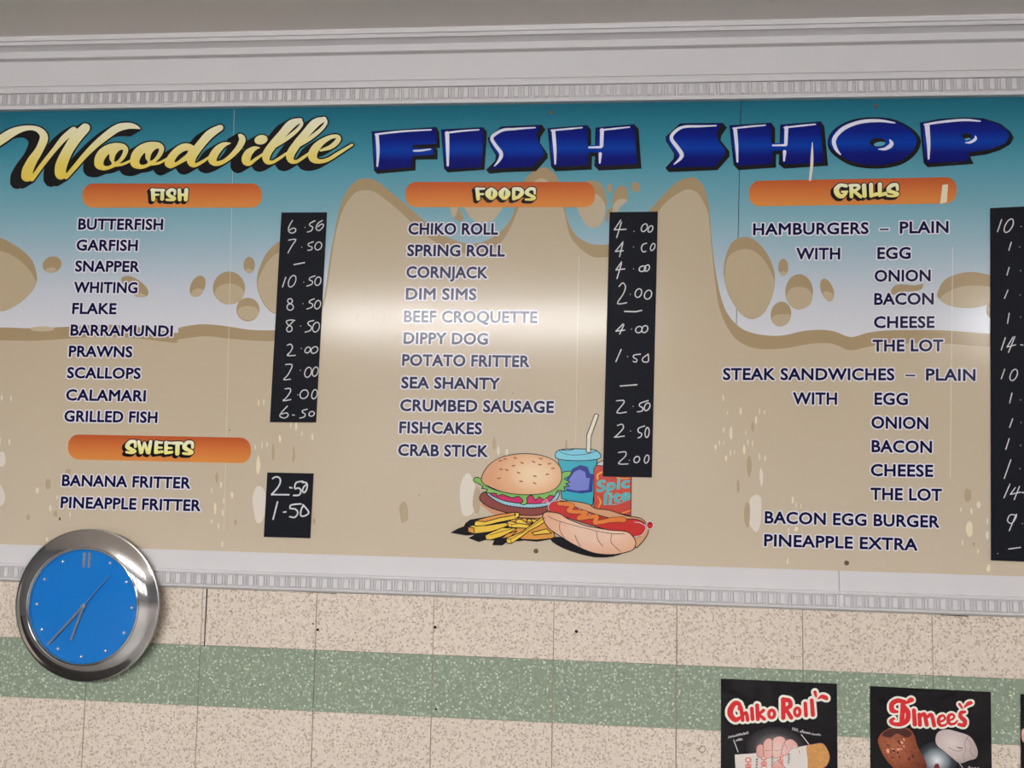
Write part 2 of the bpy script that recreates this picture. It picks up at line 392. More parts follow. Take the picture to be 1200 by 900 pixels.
def profile_trim(name, prof, x0, x1, label, dent=None):
    """prof: list of (offset from wall, height); extruded along x. dent: (z0, z1, back offset, pitch, start)"""
    vl, fl = [], []
    n = len(prof); nseg = 24
    for i in range(nseg + 1):
        x = x0 + (x1 - x0) * i / nseg
        for o_, z_ in prof: vl.append((x, -o_, z_))
    for i in range(nseg):
        for k in range(n - 1):
            a = i * n + k; fl.append((a, a + n, a + n + 1, a + 1))
    fl.append(tuple(range(n))); fl.append(tuple(range(nseg * n, nseg * n + n))[::-1])
    if dent:
        z0, z1, o_, pitch, h = dent
        x = x0 + 0.01
        while x < x1 - pitch:
            def block(xa, xb, hh, ins):
                b = len(vl)
                vl.extend([(xa, -o_, z0), (xb, -o_, z0), (xb, -o_, z1), (xa, -o_, z1),
                           (xa + ins, -o_ - hh, z0 + ins * 1.2), (xb - ins, -o_ - hh, z0 + ins * 1.2), (xb - ins, -o_ - hh, z1 - ins), (xa + ins, -o_ - hh, z1 - ins)])
                fl.extend([(b + 4, b + 5, b + 6, b + 7)] + [(b + i, b + (i + 1) % 4, b + 4 + (i + 1) % 4, b + 4 + i) for i in range(4)])
            block(x, x + pitch * 0.52, h, 0.0022)            # square block
            block(x + pitch * 0.60, x + pitch * 0.73, h * 0.9, 0.0008)   # two thin reeds
            block(x + pitch * 0.79, x + pitch * 0.92, h * 0.9, 0.0008)
            x += pitch
    o = link_mesh(name, vl, fl, [M['white_paint']])
    return tag(o, label, 'moulding', None, 'structure')
cp = [(0.0, CEIL_Z)] + [(o_ - 0.036, zat(y_, o_ - 0.036)) for o_, y_ in ((0.105, 29.4), (0.107, 31.5), (0.106, 35.2), (0.100, 36.6), (0.100, 37.6), (0.104, 38.3), (0.104, 40.6), (0.098, 41.8), (0.086, 46.5), (0.080, 49.0), (0.083, 50.0), (0.083, 56.8), (0.079, 58.2), (0.070, 60.2), (0.067, 61.5),
      (0.067, 91.2), (0.063, 92.2), (0.063, 93.2), (0.066, 94.2), (0.066, 99.5), (0.058, 101), (0.058, 115.6), (0.062, 116.4), (0.062, 119.4), (0.055, 121))] + [(0.0, zat(121, 0.019))]
profile_trim('trim_1', cp, XL, XR, 'white plaster cornice with a dentil strip above the menu board', (zat(115.2, 0.022), zat(101.8, 0.022), 0.022, 0.0262, 0.006))
fr = [(0.0, zat(656.5, 0)), (0.021, zat(656.7, 0.021)), (0.022, zat(679.4, 0.022)), (0.026, zat(680.6, 0.026)), (0.026, zat(683, 0.026)), (0.019, zat(683.8, 0.019)), (0.019, zat(697.2, 0.019)),
      (0.024, zat(698, 0.024)), (0.023, zat(700.2, 0.023)), (0.014, zat(702, 0.014)), (0.0, zat(702.5, 0.0))]
XJ = P(983, 680, 0.02).x
profile_trim('trim_2', fr, XL, XJ - 0.0006, 'white skirting board with dentil strip under the left part of the menu board', (zat(697, 0.019), zat(684, 0.019), 0.019, 0.0276, 0.006))
profile_trim('trim_3', fr, XJ + 0.0006, XR, 'white skirting board with dentil strip under the right end of the menu board', (zat(697, 0.019), zat(684, 0.019), 0.019, 0.0276, 0.006))

# far side of the shop: what the glossy board, the clock glass and the chrome look at
vl, fl = [], []
ops = [(-3.4, -1.4), (-1.1, 0.5), (0.8, 1.8)]
box(vl, fl, XL - 2, XR + 2, Y_END - 0.15, Y_END, 0, 0.9)
box(vl, fl, XL - 2, XR + 2, Y_END - 0.15, Y_END, 2.2, CEIL_Z)
xs = [XL - 2] + [e for o_ in ops for e in o_] + [XR + 2]
for i in range(0, len(xs), 2): box(vl, fl, xs[i], xs[i + 1], Y_END - 0.15, Y_END, 0.9, 2.2)
slab('wall_left', XL - 2.1, XL - 2, Y_END, 0.1, 0, CEIL_Z, M['room'], 'left side wall of the shop', 'wall')
slab('wall_right', XR + 2, XR + 2.1, Y_END, 0.1, 0, CEIL_Z, M['room'], 'right side wall of the shop', 'wall')
tag(link_mesh('wall_front', vl, fl, [M['room']]), 'shop front wall opposite the menu board, reflected in the clock', 'wall', None, 'structure')

# ================================================================== MENU BOARD
BO = 0.012
origin = P(600, 656, 0.0)
board = empty('menu_board', (origin.x, 0, origin.z))
tag(board, 'large beach themed fish shop menu board with sky and sand print, under the cornice', 'menu board')
def panel(l_top, l_bot, r_top, r_bot):
    a = [P(*l_top, BO), P(*r_top, BO), P(*r_bot, BO), P(*l_bot, BO)]
    vl = [tuple(p) for p in a] + [(p.x, -0.0003, p.z) for p in a]
    # front face finely cut so that the print follows it; sides closed
    return link_mesh('panel', vl, [(0, 3, 2, 1), (4, 5, 6, 7), (0, 1, 5, 4), (1, 2, 6, 5), (2, 3, 7, 6), (3, 0, 4, 7)], [M['sky']], None, board, (0, 0, 0))
top = lambda x: 117.5 - (x - 600) * 0.0150 + 2
bot = lambda x: 657.5 + (x - 600) * 0.031
panel((-260, top(-260) - 1), (-260, bot(-260)), (867.7, top(867)), (857, bot(857)))
panel((868.6, top(868)), (857.9, bot(857)), (1420, top(1420)), (1420, bot(1420)))

# sand print ------------------------------------------------------
sand = Ink(BO + 0.0002)
Lz = 383.7
edge = [(-240, 381), (-100, 383), (0, 383.7), (38, 384.6), (81, 382.8), (120, 380.5), (160, 383), (190, 387.5), (208, 390), (209.4, 384.5), (222, 381.5), (237, 380), (259.4, 381.4), (292.8, 386.4), (320.5, 387), (350, 386), (368, 374), (377, 356), (381.7, 336), (387, 299.4), (391, 278), (396.5, 250.5), (403.8, 228.5), (414.8, 213.8), (427.7, 208.7), (440.5, 211.6), (453.3, 221.2), (475.3, 239.5), (497.3, 258.8), (517.5, 274.3), (539.5, 283.5), (557.8, 285.3), (574.3, 279.8), (587.2, 270.7), (598, 257.8), (604, 242), (609, 224), (614, 212), (625, 201), (637.5, 196), (647.5, 201), (656, 213.8), (661, 230), (663, 250), (672.5, 272.5), (687.5, 283.8), (702.5, 286.8), (722, 284), (742, 270), (760, 247.5), (775, 231), (792.5, 213.8), (807.5, 208), (817.5, 210), (826.3, 222.5), (831.3, 247.5), (834.5, 285), (839, 320), (845.3, 350), (853.3, 368.7), (866.7, 383.3), (882.7, 390.5), (904, 393.5), (920, 392.7), (941, 388), (962.7, 386.5), (978.7, 388.7), (997, 395), (1016.7, 390), (1038.7, 387.3), (1071.7, 386.7), (1108.3, 387.3), (1160.6, 391), (1240, 396), (1400, 392)]
inner = [(-240, 396), (-100, 398), (0, 398.8), (37.8, 399.4), (66, 397.9), (98, 395.6), (130, 394.5), (165, 397), (194.5, 400.7), (207.7, 401.6), (209.4, 398), (240, 394), (267.8, 396.7), (301, 399.4), (330, 399), (356, 393), (372, 378), (380, 356), (384, 336), (388.5, 303), (393.2, 275), (400, 250.5), (407.5, 235.8), (416.7, 225.8), (425.8, 223), (438.7, 224.8), (453.3, 235), (471.7, 250.5), (490, 268.8), (512, 285.3), (530, 294), (558, 297.5), (578, 291), (589, 281.7), (599, 265), (606, 248), (613, 230), (622, 216), (633.8, 209), (645, 215), (655, 230), (661, 248), (667.5, 275), (677.5, 288.8), (690, 298.8), (702.5, 301.8), (722, 298), (745, 280), (762, 260), (771, 248.8), (780, 237.5), (797.5, 225), (807.5, 222), (817.5, 226.3), (825, 238), (830, 252), (833.8, 290), (837.5, 325), (842.7, 360), (853, 384.7), (866.7, 400.7), (888, 408.7), (920, 408), (946.7, 403.3), (968, 402), (981, 404.7), (997.2, 410.5), (1025.8, 404.7), (1053, 402.5), (1108, 402.8), (1160.6, 406.5), (1240, 411), (1400, 407)]
def curve_down(pts):
    q = catmull(pts, False, 4); xs_ = q[-1][0]
    return q
def fill_below(ink, pts, yb, m_, lay):
    q = curve_down(pts)
    ink.poly(q + [(q[-1][0], yb(q[-1][0]))] + [(x, yb(x)) for x in (900, 600, 300, 0)] + [(q[0][0], yb(q[0][0]))], m_, lay)
fill_below(sand, edge, lambda x: bot(x) - 0.5, M['sand_dark'], 0)
fill_below(sand, inner, lambda x: bot(x) - 0.5, M['sand'], 1)
def blob(pts, m_, lay, s=5): sand.poly(pts, m_, lay, s)
z1 = Z(0, 260, 5.295); z2 = Z(190, 180, 3.6); z3 = Z(380, 190, 5.4545); z4 = Z(580, 190, 4); z5 = Z(760, 190, 3.75); z6 = Z(980, 280, 5.4545)
DK, LT = M['sand_dark'], M['sand_light']
lowl = [(225, 380), (190, 440), (120, 505), (50, 545), (0, 555), (-100, 550), (-180, 480)]
blob(z1([(-190, 300), (-140, 150), (-60, 95), (0, 100), (60, 125), (150, 185), (205, 250), (228, 330)] + lowl), DK, 0)
blob(z1([(-175, 320), (-120, 215), (-50, 178), (0, 180), (60, 200), (130, 245), (190, 310), (218, 360)] + [(x * 0.985, y - 1) for x, y in lowl]), LT, 1)
blob(z1(ell(323, 265, 60, 50, -20)), DK, 0, 1); blob(z1(ell(316, 298, 34, 15, -5)), LT, 1, 1)
blob(z1([(752, 362), (780, 336), (830, 345), (890, 385), (920, 430), (908, 462), (860, 465), (800, 430)]), DK, 0); blob(z1([(835, 440), (870, 440), (905, 460), (865, 468), (835, 460)]), LT, 1)
blob(z1(ell(262, 664, 75, 16)), M['sand'], 1, 1)
blob(z2(ell(150, 560, 30, 48, 24)), DK, 0, 1); blob(z2(ell(147, 587, 26, 17, -22)), LT, 1, 1)
blob(z2(ell(282, 567, 68, 70)), DK, 0, 1); blob(z2([(222, 590), (240, 560), (285, 548), (325, 560), (345, 585), (335, 615), (310, 632), (275, 636), (240, 622)]), LT, 1)
blob(z2(ell(367, 470, 24, 35)), DK, 0, 1); blob(z2(ell(366, 494, 15, 9)), LT, 1, 1)
blob(z2(ell(362, 658, 49, 50)), DK, 1, 1); blob(z2([(318, 668), (330, 650), (365, 642), (402, 655), (405, 680), (375, 703), (335, 695)]), LT, 2)
rb = [(560, 372), (500, 368), (440, 420), (405, 500), (400, 560), (420, 620), (450, 660), (480, 675), (540, 660)]
blob(z2(rb), DK, 0); blob(z2([(560, 420), (500, 415), (450, 450), (410, 520), (405, 570), (424, 620), (452, 656), (480, 671), (540, 655)]), LT, 1)
blob(z3([(850, 285), (885, 335), (886, 372), (865, 378), (832, 360), (848, 325)]), DK, 1, 4); blob(z3([(806, 285), (850, 285), (845, 325), (828, 355), (812, 325)]), M['sand'], 2, 4)
blob(z3([(900, 270), (1130, 270), (1115, 330), (1070, 375), (1000, 385), (940, 360), (912, 320)]), M['sand'], 1, 4)
blob(z4([(430, 88), (480, 90), (510, 125), (522, 170), (522, 210), (495, 180), (470, 160), (440, 130)]), DK, 0, 4)
blob(z4([(440, 165), (470, 150), (495, 165), (518, 205), (512, 255), (490, 298), (455, 308), (425, 290), (400, 250), (384, 205), (410, 190)]), M['sand'], 1, 4)
blob(z4(ell(537, 122, 13, 22)), DK, 0, 1); blob(z4(ell(660, 117, 20, 25, -15)), DK, 0, 1)
blob(z4([(550, 185), (560, 140), (590, 110), (618, 122), (624, 160), (614, 185), (580, 178), (556, 205)]), DK, 0, 4)
blob(z4([(548, 236), (555, 200), (575, 178), (600, 172), (620, 180), (590, 208), (572, 236)]), M['sand'], 1, 4)
blob(z4([(522, 278), (518, 250), (530, 225), (548, 212), (552, 230), (535, 245), (530, 280)]), DK, 1, 4)
eg = [(555, 530), (540, 600), (505, 665), (455, 690), (410, 670), (365, 610), (340, 550)]
blob(z5([(330, 480), (340, 410), (370, 350), (420, 328), (470, 345), (520, 400), (550, 470)] + eg), DK, 0)
blob(z5([(336, 490), (346, 425), (380, 393), (425, 382), (470, 395), (515, 440), (545, 500)] + [(x * 0.996 + 1, y - 2) for x, y in eg]), LT, 1)
blob(z5(ell(592, 462, 22, 38)), DK, 0, 1); blob(z5(ell(592, 489, 14, 10)), LT, 1, 1)
blob(z5(ell(662, 570, 61, 78)), DK, 0, 1); blob(z5([(606, 590), (625, 556), (665, 548), (705, 560), (720, 590), (710, 625), (675, 646), (640, 640), (615, 618)]), LT, 1)
blob(z5(ell(582, 668, 45, 55, 10)), DK, 1, 1); blob(z5([(540, 690), (560, 672), (600, 668), (624, 672), (615, 705), (585, 722), (552, 712)]), LT, 2)
blob(z5(ell(785, 562, 27, 52, -20)), DK, 0, 1); blob(z5(ell(790, 588, 26, 18, 30)), LT, 1, 1)
blob(z6([(645, 350), (690, 265), (780, 222), (880, 212), (985, 232), (1150, 270), (1190, 340), (1140, 400), (985, 418), (900, 437), (820, 442), (720, 425), (660, 385)]), DK, 0)
blob(z6([(662, 385), (720, 335), (800, 305), (880, 298), (985, 305), (1130, 330), (1165, 370), (1130, 400), (985, 417), (900, 435), (820, 440), (720, 423)]), LT, 1)
blob(z6([(348, 335), (372, 300), (420, 290), (500, 296), (556, 288), (540, 325), (480, 335), (410, 338), (366, 358)]), DK, 0, 3)
blob(z6(ell(985, 455, 25, 50)), DK, 1, 1)
sand.build('sand_print', board, (0, 0, 0))

# seams, scuffs -----------------------------------------------------
wear = Ink(BO + 0.0006)
for (xa, ya, xb, yb, w_) in ((274.5, 128, 262.5, 622, 0.35), (678.5, 300, 674.5, 520, 0.3), (1116.5, 290, 1113.5, 560, 0.6)):
    wear.line([(xa, ya), (xb, yb)], w_, M['seam'], 0, n=6)
def fleck(x, y, rx, ry, m_): wear.poly([(x + rx * cos(a) * random.uniform(.7, 1.1), y + ry * sin(a) * random.uniform(.8, 1.1)) for a in (2 * pi * i / 9 for i in range(9))], M[m_], 1, 2)
for x, y, rx, ry in ((13, 467, .8, 4), (2, 466, 1, 4), (11, 518, .9, 4), (0.5, 517, .8, 4), (303, 472, .8, 4), (309, 471, .8, 4), (347, 500, 1.6, 5), (328, 514, 1.6, 5), (341, 498, .7, 4), (354, 508, .7, 3), (366, 512, 1.2, 4), (299, 524, .7, 4), (307, 522, .7, 4), (313, 521, .8, 3), (343, 533, 1.4, 6), (302.5, 545, 2.6, 11), (259, 568, 1.6, 4), (272, 580, 1.6, 4), (248, 575, .7, 4), (262, 587, .8, 4), (252, 596, 1.6, 8), (261, 601, 1, 4), (248, 611, .9, 3), (256, 616, 1, 4), (260.5, 638, 1.2, 4), (43.5, 575, 2, 4), (59, 596, 1.6, 4), (67, 583, 1, 3), (55, 632, 1.8, 3), (82, 603, 1, 3)):
    fleck(x, y, rx, ry, random.choice(('peel', 'peel', 'peel_cream')))
for x, y, rx, ry in ((847.5, 466, .9, 4), (868, 482, 1.3, 5), (886, 492, 1.3, 5), (890, 482, .8, 4), (896, 483, .8, 3), (852.5, 484, .6, 2), (848, 504, .9, 4), (856.5, 508, 2, 8), (838.5, 524, 1.4, 4), (843, 519, .8, 3), (848, 519, .6, 3), (872, 527, 1.6, 6), (876.5, 518, .8, 4), (882, 520, .7, 4), (874, 507, .6, 3), (851, 537, 1.4, 4), (856, 531, .8, 4), (861, 530, .6, 3), (890, 535, .8, 5), (896.5, 537, .8, 4), (892, 559, 2.3, 11), (929, 586, 1.4, 5), (933, 592, .8, 4), (938.5, 593, .6, 3), (923, 658, 1, 4), (1147, 592, 3, 4), (1126, 597, 1, 3), (1138.5, 599, 1.4, 4), (1136, 620, 5, 9), (1157, 611, 1.2, 4), (1157, 627, 2.2, 5), (1128, 636, .9, 4), (1146, 646, 1, 3), (1158.5, 666, 2.6, 5), (924, 622, 1, 4), (933, 620, 2.5, 3)):
    fleck(x, y, rx, ry, random.choice(('peel', 'peel', 'peel_cream')))
for x, y, rx, ry in ((885, 600, 9, 24), (304, 590, 8, 24), (2, 538, 6, 10), (-2, 582, 8, 14), (548, 583, 11, 27), (584, 528, 1.6, 6), (594, 530, 1.6, 4)): fleck(x, y, rx, ry, 'peel')
for x, y, rx, ry in ((876, 603, 4, 16), (559, 586, 5, 17), (579, 520, 2.4, 8), (663.5, 522, 2, 7), (320, 530, 2, 10), (344, 533, 2, 10), (56, 567, 4, 7), (80, 553, 4, 4), (65, 602, 3, 4), (254, 560, 2, 6), (1134, 580, 5, 8), (1141, 638, 1.6, 3), (473.5, 600, 6, 14), (865, 570, 2, 9), (878, 545, 3, 14), (882, 500, 2, 6), (368, 611, 2, 4), (276, 612, 2, 4), (33, 606, 2, 4)): fleck(x, y, rx, ry, 'peel_tan')
fleck(70, 608, 1, 2.2, 'dark'); fleck(269, 504, .8, .8, 'dark'); fleck(601, 461, .7, .7, 'dark'); fleck(491, 580, .6, .8, 'dark')
for x, y, l in ((418, 372, 8), (436, 371, 6), (449, 373, 9), (456, 372, 7)): wear.line([(x + 2, y - l / 2), (x, y + l / 2)], 0.7, M['peel_tan'], 1, n=6)
for x0_, x1_ in ((130, 150), (170, 206), (250, 284), (575, 585), (700, 717), (860, 917)):     # brushed cornice paint that ran onto the board
    y0_ = 127.3 - x0_ * 0.0150
    wear.poly([(x0_, y0_ - 1.5), (x1_, y0_ - 2.2), (x1_, y0_ + random.uniform(0, 1.6)), ((x0_ + x1_) / 2, y0_ + random.uniform(1, 2.4)), (x0_, y0_ + 1)], M['peel'], 1)
wear.build('worn_patches', board)

# item lettering ----------------------------------------------------
for (s, x0, y0, x1, y1, h) in LINES:
    ink = Ink(BO + 0.0010)
    set_text(ink, s, x0, y0, x1, y1, h, M['navy'], 0, 0.3 if s == '\u2013' else 0.6, 1.5, M['halo'])
    o = ink.build('item_lettering', board)
    o['label'] = 'navy dash with white edge' if s == '\u2013' else 'navy lettering with white edge reading ' + s

# heading banners ---------------------------------------------------
def banner(x0, y0a, y0b, x1, y1a, y1b):
    ink = Ink(BO + 0.0010); pts = []; r = 12.5
    for cx, sy, a0 in ((1, 1, 0), (0, 1, 90), (0, 0, 180), (1, 0, 270)):
        for k in range(7):
            a = math.radians(a0 + 15 * k)
            u = (x1 - r if cx else x0 + r) + r * cos(a)
            t = (u - x0) / (x1 - x0); ya, yb = y0a + (y1a - y0a) * t, y0b + (y1b - y0b) * t
            rr = (yb - ya) * 0.44
            pts.append((u, (yb - rr if sy else ya + rr) + rr * sin(a)))
    ink.poly(pts, M['orange'], 0)
    return ink.build('heading_banner', board)
def heading(parent, zf, shapes, name='heading_lettering', counters=()):
    ink = Ink(BO + 0.0013); vec = (-2.6, 2.2)
    for st in shapes:
        q = [(x, y, w_ * 1.1) for x, y, w_ in (catmull(zf(st), False, 4) if len(st) > 2 else zf(st))]
        wide = [(p[0], p[1], p[2] + 2.3) for p in q]
        ink.line(wide, 1, M['black'], 0, n=8, sweep=vec)
        ink.line(q, 1, M['head_yellow'], 1, n=8)
    for c in counters: ink.poly(zf(c), M['black'], 2)
    return ink.build(name, parent)
b1 = banner(96.7, 215, 243.4, 307, 215, 243.4); b2 = banner(475, 213.3, 242.8, 697.3, 213.3, 242.8)
b3 = banner(877.7, 212, 242, 1121, 207.4, 238.3); b4 = banner(79.7, 509, 538.3, 294, 513, 543)
for b_, t_ in ((b1, 'FISH'), (b2, 'FOODS'), (b3, 'GRILLS'), (b4, 'SWEETS')): b_['label'] = 'orange rounded banner with the heading ' + t_
zz = Z(160, 205, 15)
heading(b1, zz, [[(285, 265, 65), (295, 430, 70)], [(265, 262, 50), (480, 268, 45)], [(300, 350, 42), (385, 347, 34)], [(455, 270, 60), (450, 420, 65)],
    [(672, 340, 40), (668, 275, 50), (605, 262, 55), (552, 315, 70), (590, 372, 60), (665, 410, 60), (630, 440, 45), (530, 435, 42)], [(752, 265, 62), (760, 430, 70)], [(875, 265, 70), (865, 430, 70)], [(760, 350, 50), (865, 350, 50)]])
zz = Z(540, 205, 12)
heading(b2, zz, [[(230, 198, 52), (245, 335, 52)], [(215, 195, 34), (330, 192, 30)], [(250, 270, 30), (315, 268, 28)],
    [(430, 205, 60), (385, 260, 80), (430, 320, 62), (480, 260, 75), (430, 205, 60)], [(615, 205, 60), (570, 260, 80), (612, 320, 62), (660, 260, 75), (615, 205, 60)],
    [(745, 200, 50), (742, 335, 45)], [(745, 195, 42), (830, 200, 55), (862, 245, 55), (820, 300, 52), (745, 338, 36)],
    [(1040, 262, 30), (1030, 200, 42), (965, 198, 44), (925, 250, 50), (985, 290, 42), (1035, 320, 44), (990, 345, 36), (912, 345, 30)]],
    counters=[ell(437, 262, 9, 48, 6, 14), ell(614, 262, 9, 48, 4, 14), ell(797, 262, 13, 36, 8, 14)])
zz = Z(960, 200, 10.9)
heading(b3, zz, [[(345, 195, 40), (270, 185, 42), (218, 240, 62), (240, 305, 60), (290, 328, 50), (335, 290, 44), (345, 268, 24)], [(290, 270, 24), (360, 266, 24)],
    [(410, 195, 50), (412, 330, 46)], [(390, 188, 34), (490, 188, 38), (505, 222, 40), (440, 258, 34)], [(450, 265, 40), (530, 332, 42)], [(572, 190, 54), (580, 320, 54)],
    [(662, 180, 52), (665, 320, 48)], [(665, 318, 42), (735, 300, 44)], [(775, 175, 54), (775, 312, 48)], [(775, 312, 42), (850, 292, 44)],
    [(1000, 240, 38), (988, 180, 40), (920, 192, 48), (882, 250, 50), (960, 280, 40), (1005, 300, 40), (955, 323, 34), (872, 320, 30)]], counters=[zp for zp in [ell(455, 222, 12, 12, 0, 10)]])
zz = Z(130, 505, 10.9)
heading(b4, zz, [[(312, 200, 36), (305, 138, 40), (242, 142, 44), (208, 200, 52), (268, 240, 44), (305, 258, 40), (262, 278, 34), (198, 270, 30)],
    [(355, 135, 38), (382, 275, 44)], [(425, 150, 26), (396, 275, 34)], [(430, 150, 28), (466, 275, 38)], [(508, 135, 40), (484, 278, 42)],
    [(582, 145, 46), (572, 272, 46)], [(585, 145, 34), (650, 150, 32)], [(580, 212, 28), (648, 214, 26)], [(570, 275, 36), (655, 265, 34)],
    [(706, 150, 46), (700, 277, 46)], [(715, 150, 34), (775, 155, 32)], [(710, 217, 28), (775, 219, 26)], [(700, 280, 36), (780, 270, 34)],
    [(800, 155, 40), (905, 155, 38)], [(852, 160, 54), (848, 288, 54)],
    [(1042, 212, 36), (1035, 150, 40), (972, 150, 44), (938, 210, 52), (1000, 250, 44), (1038, 272, 40), (995, 293, 34), (925, 287, 30)]])

# script word -------------------------------------------------------
ink = Ink(BO + 0.0010)
a1, a2, a3, a4 = Z(0, 120, 8), Z(90, 120, 8), Z(190, 120, 8), Z(280, 120, 8)
strokes = [
 a1([(-150, 480, 60), (-60, 400, 82), (20, 343, 92), (115, 283, 82), (215, 246, 56), (310, 240, 46), (380, 270, 62), (412, 335, 80), (365, 450, 80), (300, 550, 96), (262, 630, 108), (252, 690, 112)]),
 a1([(300, 720, 44), (385, 600, 46), (500, 455, 46), (600, 335, 60), (690, 262, 70)]),
 a1([(800, 240, 92), (715, 330, 106), (636, 450, 104), (580, 570, 112), (565, 640, 112), (570, 672, 108)]),
 a1([(620, 700, 42), (700, 608, 48), (800, 492, 54), (900, 393, 64), (1000, 310, 74), (1100, 242, 76)]) + a2([(470, 220, 64), (540, 226, 46), (592, 246, 10)]),
 a2([(350, 592, 26), (430, 580, 26), (520, 538, 22)]), a2([(690, 580, 26), (770, 568, 26), (850, 525, 22)]),
 a3([(545, 238, 60), (450, 295, 84), (362, 392, 82), (290, 490, 88), (272, 555, 78), (305, 590, 40), (380, 555, 30), (440, 512, 22)]),
 a3([(640, 383, 10), (575, 398, 50), (512, 452, 76), (470, 530, 84), (500, 572, 52), (570, 558, 42), (650, 500, 46), (722, 418, 58), (752, 352, 64), (738, 318, 46), (718, 303, 14)]),
 a3([(912, 425, 10), (860, 434, 46), (805, 482, 80), (786, 545, 84), (820, 572, 42), (880, 530, 30), (955, 478, 24)]),
 a4([(575, 168, 42), (490, 205, 84), (395, 310, 80), (312, 405, 80), (258, 490, 82), (262, 550, 56), (310, 562, 34), (370, 530, 30), (445, 478, 24)]),
 a4([(565, 165, 40), (588, 202, 32), (540, 265, 36), (440, 345, 40), (345, 408, 30)]),
 a4([(800, 156, 42), (715, 195, 84), (620, 300, 80), (538, 398, 80), (482, 488, 82), (488, 545, 54), (538, 556, 34), (600, 518, 30), (670, 468, 24)]),
 a4([(795, 153, 40), (815, 190, 32), (768, 255, 36), (668, 335, 40), (575, 398, 30)]),
 a4([(765, 450, 22), (860, 418, 44), (925, 362, 50), (930, 325, 40), (870, 322, 40), (775, 372, 62), (705, 448, 84), (692, 515, 84), (740, 552, 46), (830, 538, 38), (940, 472, 34), (1060, 398, 24)])]
polys = [a2([(163, 570), (172, 505), (215, 440), (290, 395), (370, 380), (440, 390), (478, 425), (478, 470), (448, 525), (400, 572), (350, 608), (270, 636), (205, 628), (175, 605)]),
         a2([(500, 558), (509, 493), (552, 428), (627, 383), (707, 368), (777, 378), (815, 413), (815, 458), (785, 513), (737, 560), (687, 596), (607, 624), (542, 616), (512, 593)]),
         a3([(25, 560), (60, 492), (120, 428), (190, 388), (250, 386), (300, 412), (310, 450), (280, 520), (230, 545), (100, 612), (60, 614), (30, 592)]),
         a3(ell(927, 350, 62, 44, -12, 20))]
counters = [a2([(250, 582), (262, 530), (302, 485), (306, 532), (328, 575), (285, 598)]), a2([(350, 548), (365, 490), (402, 450), (432, 445), (426, 482), (395, 532), (365, 556)]),
            a2([(587, 570), (599, 518), (639, 473), (643, 520), (665, 563), (622, 586)]), a2([(687, 536), (702, 478), (739, 438), (769, 433), (763, 470), (732, 520), (702, 544)]),
            a3([(116, 552), (148, 500), (198, 462), (240, 452), (230, 482), (182, 522), (135, 558)])]
vec = (-11.5, 6.8)
for st in strokes:
    q = catmull(st, False, 4); wide = [(p[0], p[1], p[2] + 3.2) for p in q]
    ink.line(wide, 1, M['black'], 0, n=10, sweep=vec)
    ink.line([(p[0], p[1], p[2] * 0.97) for p in q], 1, M['cream_yellow'], 1, n=12)
for pl in polys:
    q = catmull(pl, True, 3)
    ink.poly(q, M['black'], 0); ink.line(q, 3.2, M['black'], 0, closed=True, n=8, sweep=vec)
    ink.poly([(p[0] + vec[0], p[1] + vec[1]) for p in q], M['black'], 0)
    ink.poly(q, M['cream_yellow'], 1)
for c in counters: ink.poly(c, M['black'], 2, 4)
o = ink.build('script_lettering', board); o['label'] = 'yellow brush script word Woodville with black drop shadow'

# block letters -----------------------------------------------------
k5, k6, k7, k8 = Z(425, 130, 6.667), Z(590, 130, 6.667), Z(770, 125, 5.714), Z(960, 125, 5)
def block_letter(outer, face, lights, sm=0, hole=None, sky=None, what=''):
    ink = Ink(BO + 0.0010)
    ink.poly(outer, M['black'], 0, sm); ink.poly(face, M['blue'], 1, sm)
    if hole: ink.poly(hole, M['black'], 2, 0)
    if sky: ink.poly(sky, SKYHOLE, 3, 0)
    for l in lights: ink.line(l, 1, M['letter_white'], 3, smooth=4 if len(l) > 2 else 0, n=10)
    o = ink.build('block_letter', board); o['label'] = 'royal blue block letter ' + what
SKYHOLE = mat('printed_sky_in_letter', (84, 150, 166), GL)
block_letter(k5([(70, 160), (575, 125), (598, 165), (605, 288), (575, 290), (585, 310), (585, 377), (415, 380), (412, 465), (115, 492), (88, 465)]),
    k5([(78, 164), (560, 132), (573, 165), (577, 258), (395, 265), (390, 292), (555, 290), (555, 343), (388, 352), (385, 440), (105, 462), (95, 450)]),
    [k5([(114, 430, 14), (120, 310, 26), (112, 190, 28)]), k5([(100, 183, 14), (300, 160, 15), (535, 147, 10)]), k5([(400, 312, 14), (460, 309, 15), (530, 299, 10)])], what='F')
block_letter(k5([(612, 145), (940, 127), (972, 165), (952, 460), (665, 480), (635, 450)]), k5([(620, 150), (932, 132), (945, 165), (930, 440), (655, 455), (645, 445)]),
    [k5([(665, 425, 18), (664, 300, 28), (660, 175, 34)]), k5([(648, 172, 14), (780, 156, 14), (908, 147, 11)])], what='I of the first word')
block_letter([(587, 148.3), (571.2, 162.2), (575, 172), (581, 181.7), (580.2, 188.5), (569.7, 199), (573.5, 203.5), (590, 201.9), (628.2, 200.5), (641.7, 185.5), (641.7, 180.2), (632.7, 167.5), (633.5, 160.7), (639.2, 151.7), (635, 146.2), (590, 148)],
    [(587.5, 149.2), (572.8, 162.5), (577, 172.5), (583, 182), (582, 189), (573.5, 198.6), (590, 197.2), (624.5, 195.5), (636.5, 182.8), (637.6, 178), (631.5, 167.5), (628.4, 158), (633.3, 147.2)],
    [k5([(1200, 142, 16), (1105, 147, 22), (1040, 178, 24), (1008, 215, 26), (1040, 272, 28), (1082, 332, 30), (1070, 380, 24), (1030, 430, 8)]), k6([(0, 148, 18), (120, 138, 16), (248, 130, 10)])], what='S of the first word')
